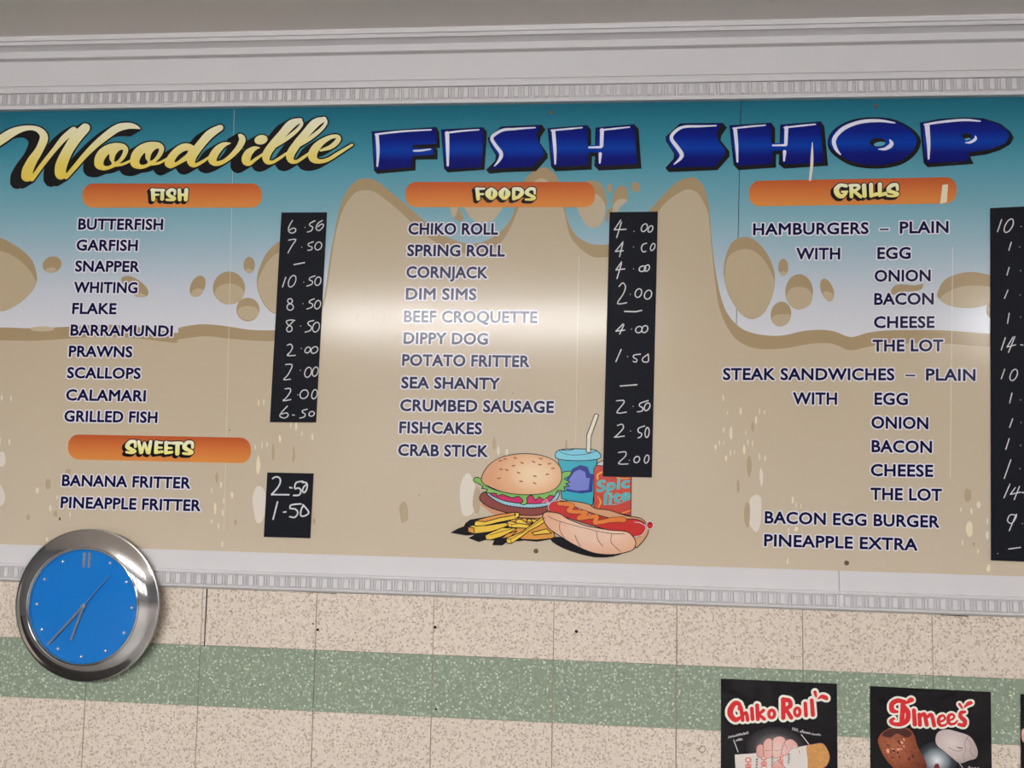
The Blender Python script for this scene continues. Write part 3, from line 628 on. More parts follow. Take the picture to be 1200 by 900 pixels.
block_letter(k6([(345, 135), (655, 110), (685, 148), (685, 268), (715, 268), (720, 130), (1020, 103), (1055, 140), (1078, 450), (745, 465), (710, 430), (715, 355), (692, 357), (690, 458), (405, 472), (372, 435)]),
    k6([(354, 140), (648, 115), (656, 150), (658, 268), (725, 266), (727, 135), (1013, 109), (1024, 150), (1045, 415), (760, 430), (730, 420), (735, 325), (665, 325), (658, 425), (400, 438), (382, 425)]),
    [k6([(404, 412, 14), (402, 300, 26), (391, 165, 30)]), k6([(374, 152, 13), (500, 141, 14), (615, 130, 10)]), k6([(770, 150, 32), (766, 272, 28)]), k6([(668, 285, 14), (762, 283, 18)]), k6([(758, 150, 13), (860, 139, 14), (986, 126, 10)]), k6([(756, 335, 26), (752, 405, 14)])], what='H of the first word')
block_letter(k7([(155, 112), (440, 108), (468, 140), (430, 195), (425, 225), (485, 300), (485, 335), (405, 425), (80, 438), (55, 410), (110, 350), (115, 315), (60, 230), (58, 200)]),
    k7([(158, 118), (432, 113), (400, 180), (408, 225), (458, 290), (452, 325), (385, 402), (78, 408), (122, 352), (126, 315), (72, 232), (70, 202)]),
    [k7([(395, 127, 9), (290, 131, 14), (175, 136, 18), (115, 172, 22), (96, 215, 24), (138, 275, 27), (166, 330, 26), (115, 385, 8)])], what='S of the second word')
block_letter(k7([(485, 125), (765, 107), (790, 145), (790, 245), (822, 245), (825, 120), (1095, 98), (1120, 130), (1145, 395), (850, 415), (815, 385), (818, 318), (797, 320), (797, 408), (545, 425), (512, 390)]),
    k7([(493, 130), (758, 112), (763, 150), (765, 245), (830, 243), (832, 125), (1088, 103), (1094, 140), (1115, 375), (860, 386), (835, 375), (840, 295), (775, 295), (770, 385), (550, 395), (522, 382)]),
    [k7([(538, 368, 12), (533, 260, 23), (523, 152, 26)]), k7([(510, 145, 11), (620, 133, 12), (725, 124, 9)]), k7([(866, 142, 26), (862, 252, 23)]), k7([(775, 259, 11), (862, 258, 14)]), k7([(852, 140, 11), (960, 128, 12), (1060, 118, 9)]), k7([(854, 302, 24), (850, 362, 12)])], what='H of the second word')
block_letter(k8([(50, 215), (62, 165), (110, 115), (200, 75), (320, 62), (440, 75), (540, 125), (590, 180), (592, 230), (560, 285), (490, 335), (400, 358), (300, 362), (190, 345), (100, 295), (62, 255)]),
    k8([(58, 210), (75, 160), (120, 118), (200, 83), (320, 68), (430, 80), (520, 125), (565, 175), (568, 220), (530, 280), (450, 325), (330, 342), (220, 330), (120, 285), (75, 245)]),
    [k8([(443, 95, 8), (350, 82, 17), (240, 90, 21), (142, 128, 24), (88, 190, 25), (97, 245, 20), (125, 280, 8)]), k8([(414, 195, 8), (424, 220, 25), (390, 246, 19), (348, 249, 6)])], 4, k8(ell(343, 210, 47, 27)), k8(ell(354, 219, 34, 13, -8)), 'O')
block_letter(k8([(590, 92), (593, 93), (700, 72), (850, 62), (960, 68), (1060, 98), (1120, 145), (1140, 182), (1120, 220), (1060, 255), (980, 280), (885, 292), (895, 315), (905, 335), (635, 355), (612, 330)]),
    k8([(598, 95), (700, 78), (850, 67), (950, 73), (1050, 102), (1105, 145), (1115, 175), (1090, 215), (1000, 250), (877, 270), (872, 318), (650, 332), (622, 320)]),
    [k8([(641, 305, 10), (641, 220, 22), (632, 112, 30)]), k8([(618, 105, 12), (720, 89, 14), (850, 78, 14), (943, 85, 8)]), k8([(915, 172, 6), (915, 190, 17), (885, 209, 14), (857, 211, 5)])], 0, k8([(835, 158), (880, 156), (895, 172), (890, 192), (848, 197)]), k8([(848, 190), (876, 182), (890, 190), (862, 199)]), 'P')
sk = Ink(BO + 0.0015); sk.line(k7([(1040, 240, 5), (1038, 320, 18), (1035, 400, 20), (1024, 490, 16)]), 1, M['peel'], 0, smooth=4)
sk.poly(k8([(722, 458), (755, 455), (748, 560), (708, 570)]), M['peel_cream'], 0)
sk.build('scrape_marks', board)

# price strips ------------------------------------------------------
def strip(q, label):
    off = BO + 0.0038; a = [P(x, y, off) for x, y in q]
    vl = [tuple(p) for p in a] + [(p.x, -(BO + 0.001), p.z) for p in a]
    o = link_mesh('price_strip', vl, [(0, 3, 2, 1), (4, 5, 6, 7), (0, 1, 5, 4), (1, 2, 6, 5), (2, 3, 7, 6), (3, 0, 4, 7)], [M['strip']], None, board)
    o['label'] = label; return o
s1 = strip([(329.8, 249), (382.8, 248.8), (370, 495), (316.2, 494.6)], 'black price strip beside the fish list')
s2 = strip([(313.2, 553.7), (367.2, 554.8), (363.2, 630.7), (309, 629.2)], 'short black price strip beside the sweets list')
s3 = strip([(714.5, 248.5), (771, 248), (763.9, 559.6), (706.4, 558.2)], 'black price strip beside the foods list')
s4 = strip([(1161, 243.8), (1219, 241), (1221, 659), (1161.9, 656.7)], 'black price strip beside the grills list')
def ov(x, y, rx, ry, sl=0.2): return [(x + rx * cos(a) - sl * ry * sin(a), y + ry * sin(a)) for a in (0.6 - 2 * pi * i / 9 - pi / 2 for i in range(10))]
def price(parent, zf, strokes, w_, label):
    ink = Ink(BO + 0.0040)
    for st in strokes:
        if len(st) == 1: q = zf(st); ink.disc(q[0][0], q[0][1], 0.55, M['chalk'], 0)
        else:
            q = zf(st); q = catmull(q, False, 4) if len(q) > 3 else q
            ink.line(q, w_, M['chalk'], 0, n=7)
    o = ink.build('handwritten_price', parent); o['label'] = 'white handwritten ' + label
c = Z(310, 240, 6.425); W1 = 1.25
price(s1, c, [[(210, 118), (186, 160), (180, 195), (202, 213), (230, 203), (234, 183), (214, 176), (190, 190)], [(305, 170)], [(380, 120), (345, 138), (340, 155), (362, 168), (352, 195), (322, 205)], [(436, 118), (402, 140), (388, 175), (406, 195), (434, 175), (444, 148), (422, 148), (402, 166)]], W1, '6.50')
price(s1, c, [[(180, 266), (235, 261), (205, 310), (176, 362)], [(280, 320)], [(368, 278), (332, 292), (332, 308), (358, 320), (352, 338), (325, 343)], ov(405, 310, 25, 30)], W1, '7.50')
price(s1, c, [[(222, 450), (300, 435)]], 1.5, 'dash')
price(s1, c, [[(160, 545), (135, 618)], ov(208, 575, 26, 44, .3), [(295, 582)], [(380, 535), (345, 548), (337, 565), (360, 576), (356, 598), (318, 612)], ov(402, 575, 22, 32)], W1, '10.50')
price(s1, c, [ov(192, 724, 18, 18, 0), ov(193, 770, 24, 24, 0), [(290, 745)], [(375, 708), (345, 720), (337, 736), (362, 748), (356, 770), (318, 785)], ov(400, 752, 22, 32)], W1, '8.50')
c = Z(310, 360, 6.425)
price(s1, c, [[(228, 100), (195, 96), (165, 106), (175, 130), (205, 150), (202, 178), (176, 184), (166, 162), (190, 135), (216, 106)], [(272, 142)], [(370, 100), (332, 110), (330, 130), (352, 148), (345, 174), (305, 188)], ov(388, 150, 25, 37)], W1, '8.50 for barramundi')
price(s1, c, [[(172, 287), (195, 278), (210, 300), (195, 335), (172, 364), (232, 362)], [(278, 310)], ov(325, 322, 20, 22, .3), ov(376, 322, 25, 25, .3)], W1, '2.00 for prawns')
price(s1, c, [[(158, 432), (200, 430), (206, 450), (175, 510), (145, 545), (195, 542)], [(270, 475)], ov(328, 490, 25, 38), ov(382, 485, 21, 35)], W1, '2.00 for scallops')
price(s1, c, [[(155, 615), (190, 612), (195, 635), (165, 680), (140, 704), (198, 695)], [(250, 660)], ov(298, 655, 30, 33), ov(376, 655, 20, 35)], W1, '2.00 for calamari')
price(s1, c, [[(172, 745), (130, 790), (115, 820), (150, 835), (178, 815), (165, 796), (122, 806)], [(210, 812), (225, 812)], [(322, 768), (290, 776), (285, 790), (305, 805), (300, 825), (265, 835)], ov(355, 803, 20, 18)], W1, '6.50 for grilled fish')
c = Z(300, 545, 10)
price(s2, c, [[(195, 158), (230, 138), (275, 150), (285, 200), (250, 270), (182, 346)], [(182, 346), (385, 348)], [(397, 263), (420, 268)], [(548, 190), (470, 206), (456, 275), (500, 268), (526, 302), (505, 350), (440, 355)], [(545, 205), (585, 205), (602, 235), (590, 290), (565, 322), (545, 300), (560, 255), (598, 225)]], 1.9, '2.50')
price(s2, c, [[(252, 432), (200, 635)], [(322, 552), (350, 548)], [(525, 455), (415, 467), (402, 508), (460, 515), (490, 560), (455, 612), (395, 605)], [(550, 465), (590, 510), (618, 560), (570, 596), (525, 590), (530, 520), (552, 480)]], 1.9, '1.50')
c = Z(700, 240, 5.3); W2 = 1.35
price(s3, c, [[(145, 95), (105, 155), (178, 152)], [(150, 108), (120, 203)], [(228, 165)], ov(292, 142, 18, 24, .3), ov(330, 150, 14, 20, .3)], W2, '4.00')
price(s3, c, [[(160, 230), (112, 290), (160, 285)], [(158, 240), (138, 322)], [(225, 262)], [(306, 238), (282, 248), (274, 272), (284, 292), (302, 288)], ov(344, 262, 13, 22, .3)], W2, '4.00')
price(s3, c, [[(150, 355), (115, 405), (170, 398)], [(150, 365), (122, 458)], [(225, 398)], ov(280, 397, 20, 17, .3), ov(308, 393, 15, 20, .3)], W2, '4.00')
price(s3, c, [[(135, 507), (158, 485), (175, 510), (160, 555), (125, 613), (182, 608)], [(205, 556)], ov(255, 548, 20, 27), ov(315, 558, 22, 28)], W2, '2.00')
price(s3, c, [[(170, 662), (235, 664), (275, 656)]], 1.6, 'dash')
price(s3, c, [[(160, 740), (115, 785), (170, 778)], [(165, 745), (138, 803)], [(212, 772)], ov(258, 775, 20, 20), ov(295, 772, 18, 22)], W2, '4.00')
c = Z(700, 400, 5.45)
price(s3, c, [[(152, 52), (118, 130)], [(193, 97)], [(275, 82), (235, 88), (232, 104), (252, 115), (248, 132), (228, 128)], [(325, 82), (290, 108), (294, 130), (325, 128), (326, 84)]], W2, '1.50')
price(s3, c, [[(147, 285), (253, 277)]], 1.6, 'dash')
price(s3, c, [[(122, 380), (165, 377), (168, 395), (125, 455), (185, 452)], [(228, 415)], [(325, 378), (275, 395), (270, 413), (290, 425), (285, 445), (255, 450)], ov(318, 418, 17, 25, .3)], W2, '2.50')
price(s3, c, [[(128, 537), (158, 530), (165, 555), (122, 603), (112, 612), (172, 605)], [(212, 573)], [(302, 540), (264, 555), (262, 578), (284, 590), (276, 610), (260, 616)], ov(318, 582, 13, 32, .1)], W2, '2.50 for fishcakes')
price(s3, c, [[(135, 710), (180, 706), (178, 735), (135, 780), (195, 783)], [(205, 760)], ov(252, 755, 18, 20), ov(315, 752, 14, 26)], W2, '2.00')
c = Z(1140, 240, 4.5); W3 = 1.3
price(s4, c, [[(152, 78), (130, 142)], ov(190, 110, 20, 36, .4), [(255, 115)]], W3, '10')
for a_, d_ in ((((203, 198), (190, 240)), (247, 222)), (((192, 330), (180, 370)), (252, 347)), (((185, 450), (167, 493)), (250, 475)), (((192, 572), (183, 625)), (252, 592))): price(s4, c, [list(a_), [d_]], W3, '1')
price(s4, c, [[(172, 700), (150, 765)], [(213, 697), (180, 750), (226, 738)], [(222, 695), (188, 778)], [(252, 738), (264, 740)]], W3, '14')
c = Z(1140, 430, 3.75)
price(s4, c, [[(140, 10), (125, 52)], ov(180, 35, 15, 25, .3)], W3, '10 for plain steak sandwich')
for a_, d_ in ((((172, 115), (162, 158)), (210, 145)), (((175, 228), (162, 265)), (212, 245)), (((160, 315), (145, 362)), (210, 345)), (((167, 408), (138, 490)), (207, 447))): price(s4, c, [list(a_), [d_]], W3, '1')
price(s4, c, [[(163, 515), (137, 575)], [(187, 530), (165, 560), (210, 550)], [(205, 525), (182, 583)], [(216, 552), (225, 552)]], W3, '14')
price(s4, c, [[(190, 652), (165, 650), (152, 675), (170, 688), (188, 665), (190, 650), (160, 720)], [(218, 688)]], W3, '9')
price(s4, c, [[(158, 800), (210, 793)], [(110, 820)]], W3, 'dash')

# printed food ------------------------------------------------------
def pm(name, *rgb): return mat(name, A(*rgb, KAL * 0.86), GL)
food = empty('food_illustration', (P(650, 640).x, 0, P(650, 640).z), board)
food['label'] = 'cartoon of a burger, chips, hot dog, drink cup and can'
h4, h5 = Z(525, 520, 6.92), Z(630, 480, 5)
F0 = BO + 0.0010
ink = Ink(F0)   # drink cup
ink.outlined(h5([(122, 285), (350, 285), (338, 420), (322, 560), (240, 555), (140, 520), (130, 400)]), pm('cup_teal', 44, 160, 178), 0, 0)
ink.poly(h5([(168, 478), (172, 400), (205, 345), (250, 325), (292, 335), (308, 375), (328, 380), (320, 482), (260, 492)]), pm('cup_navy', 26, 44, 128), 1, 0)
ink.poly(h5([(164, 462), (190, 400), (215, 365), (245, 350), (278, 366), (285, 400), (306, 402), (298, 470), (230, 476)]), pm('cup_lavender', 112, 122, 196), 2, 0)
lid = pm('cup_lid_blue', 118, 194, 212)
ink.outlined(h5([(103, 265), (125, 237), (200, 230), (300, 232), (345, 240), (371, 268), (352, 290), (240, 300), (122, 290)]), lid, 2, 3)
ink.line(h5([(125, 240), (150, 255), (200, 266), (280, 262), (345, 243)]), .7, M['black'], 4, smooth=4, n=6)
ink.line(h5([(135, 236), (180, 240), (210, 233)]), .8, M['black'], 4, smooth=4, n=6)
ink.outlined(h5([(286, 250), (288, 150), (333, 30), (345, 24), (358, 32), (314, 155), (309, 254)]), pm('straw_cream', 222, 212, 192), 4, 0)
ink.build('drink_cup', food)
ink = Ink(F0 + 0.0006)  # can
red = pm('can_red', 188, 66, 52); teal = pm('can_teal', 74, 170, 178); yel = pm('can_yellow', 226, 160, 62)
ink.outlined(h5([(329, 350), (345, 326), (380, 318), (470, 330), (540, 360), (550, 395), (546, 622), (440, 600), (330, 578)]), red, 0, 0)
ink.outlined(h5([(345, 326), (352, 312), (384, 298), (440, 310), (440, 330), (382, 330)]), pm('can_silver', 190, 190, 190), 1, 0)
for l in ([(352, 408, 9), (352, 382, 10), (378, 366, 8)], [(352, 508, 4), (370, 540, 12), (355, 575, 5)], [(495, 606, 5), (520, 600, 7), (545, 590, 4)], [(462, 398, 5), (500, 404, 7), (540, 400, 4)]): ink.line(h5(l), 1, yel, 2, smooth=4)
hq = lambda x0, y0, x1, y1, h: (lambda t, u: h5([(x0 + (x1 - x0) * t + u * 4, y0 + (y1 - y0) * t - u * h)])[0])
set_text(ink, 'Spic', 0, 0, 0, 0, 0, teal, 3, 0.6, .45, M['peel_tan'], hq(348, 482, 535, 455, 62))
set_text(ink, 'lite', 0, 0, 0, 0, 0, teal, 3, 0.6, .45, M['peel_tan'], hq(390, 555, 540, 525, 62))
ink.line(h5([(400, 556, 3), (470, 552, 5), (545, 520, 3)]), 1, teal, 3, smooth=4)
ink.build('soft_drink_can', food)
ink = Ink(F0 + 0.0006)  # burger
ink.poly(h4([(290, 480), (310, 530), (390, 582), (560, 612), (800, 605), (830, 540)]), pm('bun_base', 206, 146, 112), 0, 3)
q = h4([(255, 440), (300, 388), (400, 440), (600, 500), (800, 490), (860, 430), (850, 500), (760, 572), (640, 582), (500, 565), (360, 525), (290, 487)]); ink.outlined(q, pm('patty_brown', 132, 66, 58), 1, 3)
ink.outlined(h4([(312, 402), (345, 395), (600, 440), (860, 400), (905, 395), (880, 455), (800, 505), (690, 520), (580, 516), (470, 498), (380, 458)]), pm('cheese_blue', 150, 190, 204), 3, 3)
ink.outlined(h4([(338, 402), (420, 392), (640, 405), (850, 410), (850, 445), (790, 480), (640, 486), (500, 472), (400, 442)]), pm('tomato_pink', 192, 38, 92), 5, 3)
for x in range(14): ink.line(h4([(480 + x * 26, 492 + 18 * sin(x / 13 * pi)), (486 + x * 26, 506 + 14 * sin(x / 13 * pi))]), .5, M['black'], 7, n=6)
ink.line(h4([(765, 480, 6), (795, 448, 6), (815, 478, 6), (775, 470, 5)]), 1, pm('gloss_pink', 232, 160, 180), 7, n=6)
ink.outlined(h4([(207, 290), (225, 272), (270, 285), (310, 340), (420, 385), (640, 400), (800, 390), (890, 340), (918, 260), (925, 232), (985, 222), (1000, 240), (975, 270), (940, 285), (990, 310), (955, 325), (985, 345), (940, 350), (950, 385), (890, 378), (868, 425), (825, 418), (780, 455), (740, 430), (710, 458), (680, 415), (640, 440), (640, 480), (620, 495), (585, 485), (610, 465), (570, 425), (520, 440), (440, 410), (400, 428), (390, 402), (310, 400), (320, 370), (270, 362), (285, 345), (215, 308)]), pm('lettuce_green', 122, 176, 88), 7, 2)
ink.outlined(h4([(270, 290), (290, 230), (340, 165), (420, 115), (520, 88), (640, 80), (760, 95), (860, 135), (910, 190), (922, 250), (915, 310), (870, 365), (790, 400), (680, 413), (560, 410), (440, 390), (340, 350), (290, 325)]), radial_mat('bun_print', (0.62, 0.68), 0.42, [(208, 152, 112), (216, 168, 126), (226, 192, 152), (228, 204, 166)], GL), 9, 3)
seed = pm('seed_brown', 158, 84, 52)
for i, (x, y) in enumerate(((425, 138), (462, 124), (545, 115), (600, 155), (530, 178), (430, 207), (477, 213), (572, 235), (413, 280), (592, 305), (705, 263), (703, 320), (805, 248), (745, 170), (693, 146), (752, 120), (822, 162), (852, 200))): ink.poly(h4(ell(x, y, 17, 6, (-10, 5, 15, 20)[i % 4], 10)), seed, 11)
ink.build('burger', food)
ink = Ink(F0 + 0.0014)  # chips
ink.poly(h4([(20, 722), (75, 690), (130, 668), (140, 645), (180, 615), (290, 597), (560, 550), (600, 640), (800, 700), (870, 770), (720, 795), (620, 785), (475, 800), (440, 825), (358, 822), (375, 785), (310, 780), (250, 797), (165, 765), (215, 738), (150, 745)]), M['black'], 0)
yl, og = pm('chip_yellow', 228, 190, 72), pm('chip_orange', 216, 148, 68)
ink.outlined(h4([(480, 660), (520, 600), (770, 605), (860, 725), (870, 765), (720, 780), (600, 775), (520, 740)]), og, 1, 0)
for kq, (q_, m_) in enumerate((([(545, 640), (560, 612), (700, 612), (745, 622), (640, 665)], yl), ([(590, 610), (620, 600), (690, 640), (650, 650)], og), ([(635, 635), (655, 603), (690, 635)], yl), ([(680, 720), (800, 690), (840, 725), (700, 740)], yl))): ink.outlined(h4(q_), m_, 2 + kq * 2, 0)
ink.outlined(h4([(475, 640), (500, 625), (560, 645), (640, 655), (690, 672), (660, 688), (580, 682), (520, 680), (480, 668)]), yl, 12, 0); ink.line(h4([(480, 642), (515, 655), (520, 680)]), .6, M['black'], 15, n=6); ink.line(h4([(515, 655), (560, 650)]), .6, M['black'], 15, n=6)
ink.outlined(h4([(160, 675), (205, 660), (300, 665), (470, 640), (490, 662), (420, 690), (340, 715), (215, 730), (165, 715)]), yl, 16, 0); ink.outlined(h4([(160, 675), (212, 682), (213, 730), (165, 715)]), og, 18, 0)
ink.outlined(h4([(300, 745), (360, 715), (440, 680), (560, 686), (510, 715), (430, 755), (345, 780), (310, 778)]), yl, 20, 0); ink.line(h4([(340, 742), (420, 715), (520, 690)]), .6, M['black'], 23, n=6)
ink.outlined(h4([(212, 655), (222, 625), (300, 628), (420, 595), (540, 555), (575, 560), (578, 588), (545, 610), (420, 635), (300, 663), (225, 668)]), yl, 22, 0)
ink.outlined(h4([(222, 625), (300, 600), (420, 572), (540, 556), (548, 578), (420, 600), (300, 632)]), og, 24, 0); ink.line(h4([(540, 570), (548, 608)]), .6, M['black'], 27, n=6)
ink.outlined(h4([(430, 770), (480, 730), (560, 708), (500, 760)]), og, 24, 0)
ink.outlined(h4([(470, 775), (500, 755), (600, 715), (700, 640), (770, 590), (790, 630), (740, 665), (660, 705), (590, 760), (515, 808), (480, 808)]), yl, 26, 0); ink.line(h4([(472, 777), (508, 772), (600, 725), (700, 658), (785, 600)]), .7, M['black'], 29, n=6); ink.line(h4([(508, 772), (515, 808)]), .6, M['black'], 29, n=6)
ink.build('chips', food)
ink = Ink(F0 + 0.0024)  # hot dog
ink.poly(h5([(75, 758), (130, 745), (230, 790), (330, 830), (430, 845), (505, 838), (440, 862), (330, 865), (200, 832), (110, 792)]), M['black'], 0, 2)
ink.outlined(h5([(120, 560), (160, 535), (230, 540), (300, 555), (340, 580), (420, 590), (520, 622), (600, 635), (640, 670), (650, 700), (640, 740), (600, 790), (565, 805), (480, 720), (250, 640)]), pm('bun_back', 204, 152, 112), 1, 3)
rd = pm('sausage_red', 192, 46, 42)
ink.outlined(h5([(60, 575), (80, 540), (130, 532), (200, 562), (300, 600), (450, 642), (560, 640), (620, 660), (636, 695), (610, 735), (560, 742), (400, 702), (200, 642), (80, 602)]), rd, 3, 3)
ink.line(h5([(66, 590, 3), (62, 565, 4), (84, 540, 4), (130, 531, 3)]), 1, M['halo'], 5, smooth=4, n=6)
ink.line(h5([(566, 745, 3), (610, 735, 4), (634, 700, 4), (628, 672, 3)]), 1, M['halo'], 5, smooth=4, n=6); ink.line(h5([(566, 660, 2), (600, 663, 4), (630, 680, 2)]), 1, M['halo'], 5, smooth=4, n=6)
ink.line(h5([(240, 578, 2), (290, 610, 4), (345, 618, 2)]), 1, M['halo'], 5, smooth=4, n=6)
ink.outlined(h5(ell(658, 677, 20, 23)), rd, 5, 0, .8, M['halo']); ink.line(h5([(645, 670), (672, 668)]), .8, M['black'], 7, n=6)
mu = [(125, 550, 22), (205, 562, 22), (182, 594, 22), (285, 604, 22), (240, 637, 22), (345, 626, 24), (338, 662, 24), (440, 646, 26), (505, 645, 30)]
ink.line([(x, y, w_ + 1.1) for x, y, w_ in h5(mu)], 1, M['black'], 6, smooth=5); ink.line(h5(mu), 1, pm('mustard_orange', 218, 122, 54), 7, smooth=5)
ink.outlined(h5([(30, 630), (40, 605), (70, 600), (130, 610), (180, 642), (280, 680), (330, 690), (420, 705), (520, 715), (560, 745), (575, 780), (560, 820), (500, 840), (430, 850), (330, 840), (230, 800), (130, 740), (60, 690)]), radial_mat('bun_front', (0.5, 0.5), 0.6, [(208, 150, 116), (220, 172, 142), (226, 190, 166), (224, 188, 164)], GL), 8, 3)
for l in ([(60, 625), (130, 655), (300, 700), (420, 725), (510, 728)], [(132, 655), (130, 705), (165, 765)], [(218, 735), (235, 775), (252, 805)], [(345, 712), (352, 760), (382, 802)], [(435, 725), (432, 780), (485, 830)]): ink.line(h5(l), .6, M['black'], 10, smooth=4, n=6)
ink.build('hot_dog', food)

# screws ------------------------------------------------------------
def screw(px, py, r):
    c = P(px, py, BO + 0.002); R_ = r * 0.00215; vl, fl = [], []
    prof = [(R_, -0.0016), (R_ * 0.95, 0.0), (R_ * 0.55, 0.001), (R_ * 0.4, 0.0006), (0.0004, 0.0002)]; n = 16
    for rr, h in prof: vl += [(c.x + rr * cos(2 * pi * i / n), c.y - h, c.z + rr * sin(2 * pi * i / n)) for i in range(n)]
    for k in range(len(prof) - 1): fl += [(k * n + i, k * n + (i + 1) % n, (k + 1) * n + (i + 1) % n, (k + 1) * n + i) for i in range(n)]
    fl.append(list(range((len(prof) - 1) * n, len(prof) * n)))
    link_mesh('screw', vl, fl, [mat('rusty_screw', (96, 84, 70), 0.5, 0.5)], None, board)
screw(646.5, 131.5, 2.6); screw(1026.5, 123.8, 2.4); screw(628, 645.8, 2.8); screw(992.3, 659.8, 2.8)

# ================================================================== CLOCK
CB = 0.029                                                     # back of the clock, against the moulding
cc = P(100.8, 709.3, CB + 0.02)
R = (P(187.5, 709, CB + 0.015) - P(16, 709, CB + 0.03)).length / 2 * 1.012
clock = empty('wall_clock', (cc.x, -CB, cc.z))
tag(clock, 'round wall clock with wide chrome rim and bright blue face', 'clock')
def lathe(name, prof, m_, parent, n=96, smooth=True):
    """prof: (radius, height towards the room)"""
    vl, fl = [], []
    for r_, h in prof: vl += [(cc.x + r_ * sin(2 * pi * i / n), -CB - h, cc.z + r_ * cos(2 * pi * i / n)) for i in range(n)]
    for k in range(len(prof) - 1): fl += [(k * n + i, (k + 1) * n + i, (k + 1) * n + (i + 1) % n, k * n + (i + 1) % n) for i in range(n)]
    if prof[-1][0] < 0.02: fl.append([(len(prof) - 1) * n + i for i in range(n)])
    o = link_mesh(name, vl, fl, [m_], None, parent)
    if smooth:
        o.data.polygons.foreach_set('use_smooth', [True] * len(o.data.polygons))
        o.data.set_sharp_from_angle(angle=math.radians(28))
    return o
lathe('case', [(0.02, 0.0), (0.90 * R, 0.0), (0.955 * R, 0.00400), (0.99 * R, 0.010), (1.0 * R, 0.0155), (0.995 * R, 0.01720), (0.985 * R, 0.01800)], M['satin'], clock)
lathe('chrome_rim', [(0.985 * R, 0.01776), (0.965 * R, 0.01960), (0.92 * R, 0.02520), (0.86 * R, 0.03080), (0.80 * R, 0.03440), (0.775 * R, 0.03560), (0.765 * R, 0.03496), (0.752 * R, 0.03600), (0.742 * R, 0.03560), (0.733 * R, 0.03160), (0.732 * R, 0.02640)], M['chrome'], clock)
fz = 0.0268
lathe('clock_face', [(0.735 * R, fz), (0.4 * R, fz), (0.01, fz)], M['face'], clock)
lathe('clock_glass', [(0.736 * R, 0.0333), (0.6 * R, 0.0366), (0.4 * R, 0.0393), (0.2 * R, 0.0408), (0.01, 0.0412)], M['glass'], clock)
def clk(a, r_, h): return Vector((cc.x + r_ * sin(a), -CB - h, cc.z + r_ * cos(a)))
def bar(name, a, r0, r1, w0, w1, h0, th, m_, shift=0.0):
    d = Vector((sin(a), 0, cos(a))); s = Vector((cos(a), 0, -sin(a)))
    vl = []
    for h, k in ((h0, 1.0), (h0 + th, 0.6)):
        for r_, w_ in ((r0, w0), (r1, w1)):
            c_ = clk(a, r_, h) + s * shift
            vl += [c_ - s * w_ * k, c_ + s * w_ * k]
    return link_mesh(name, vl, [(0, 1, 3, 2), (4, 6, 7, 5), (0, 4, 5, 1), (2, 3, 7, 6), (0, 2, 6, 4), (1, 5, 7, 3)], [m_], None, clock)
for s_ in (-1, 1): bar('hour_marker', 0, 0.50 * R, 0.695 * R, 0.0036, 0.0042, fz + 0.0002, 0.0026, M['marker'], s_ * 0.0072)
def ball(name, a, r_):
    vl, fl = [], []; n = 12; c_ = clk(a, r_, fz)
    rings = [(0.0052, 0), (0.0047, 0.0022), (0.0034, 0.0038), (0.0012, 0.0046)]
    for rr, h in rings: vl += [(c_.x + rr * cos(2 * pi * i / n), c_.y - h - 0.0001, c_.z + rr * sin(2 * pi * i / n)) for i in range(n)]
    for k in range(3): fl += [(k * n + i, k * n + (i + 1) % n, (k + 1) * n + (i + 1) % n, (k + 1) * n + i) for i in range(n)]
    fl.append([3 * n + i for i in range(n)])
    return link_mesh(name, vl, fl, [M['marker']], None, clock, None, True)
for h_ in range(1, 12): ball('hour_marker', h_ * pi / 6, 0.655 * R)
bar('hour_hand', math.radians(198.5), -0.03 * R, 0.47 * R, 0.0036, 0.0028, fz + 0.0036, 0.0008, M['hand'])
bar('minute_hand', math.radians(222), -0.03 * R, 0.69 * R, 0.0034, 0.0026, fz + 0.0052, 0.0008, M['hand'])
bar('second_hand', math.radians(40), -0.10 * R, 0.54 * R, 0.0011, 0.0008, fz + 0.0068, 0.0005, M['hand'])
lathe('hand_hub', [(0.006, fz), (0.006, fz + 0.0072), (0.0045, fz + 0.008), (0.001, fz + 0.0082)], M['hand'], clock, 20)

# ================================================================== POSTERS
M['poster'] = bumpy(mat('black_poster_gloss', (15, 13, 16), 0.14, 0, 0.5), 9, 1.0, 0.014)
PO = 0.0022
def poster(tl, tr, label):
    a, b = P(*tl, PO), P(*tr, PO); ex = (b - a).normalized(); dn = Vector((-ex.z, 0, ex.x)) * -1
    if dn.z > 0: dn = -dn
    h = 0.42; ww = (b - a).length
    root = empty('poster', (a + ex * ww / 2 + dn * h)); root.location.y = 0
    tag(root, label, 'poster', 'food posters on the tiles')
    nx, nz = 10, 12; vl, fl = [], []
    for j in range(nz + 1):
        for i in range(nx + 1):
            u, t = i / nx, j / nz
            p = a + ex * ww * u + dn * h * t
            wv = 0.0 if (0 < i < nx and 0 < j < nz) else 0.0
            vl.append((p.x, -PO - wv, p.z))
    nfr = len(vl); vl += [(x, -0.0006, z_) for x, y, z_ in vl]
    for j in range(nz):
        for i in range(nx):
            q = j * (nx + 1) + i; fl.append((q, q + 1, q + nx + 2, q + nx + 1)); fl.append((nfr + q, nfr + q + nx + 1, nfr + q + nx + 2, nfr + q + 1))
    ring = list(range(nx + 1)) + [(j + 1) * (nx + 1) - 1 for j in range(1, nz + 1)] + [nz * (nx + 1) + i for i in range(nx - 1, -1, -1)] + [j * (nx + 1) for j in range(nz - 1, 0, -1)]
    for q, r_ in zip(ring, ring[1:] + ring[:1]): fl.append((q, nfr + q, nfr + r_, r_))
    link_mesh('sheet', vl, fl, [M['poster']], None, root)
    return root
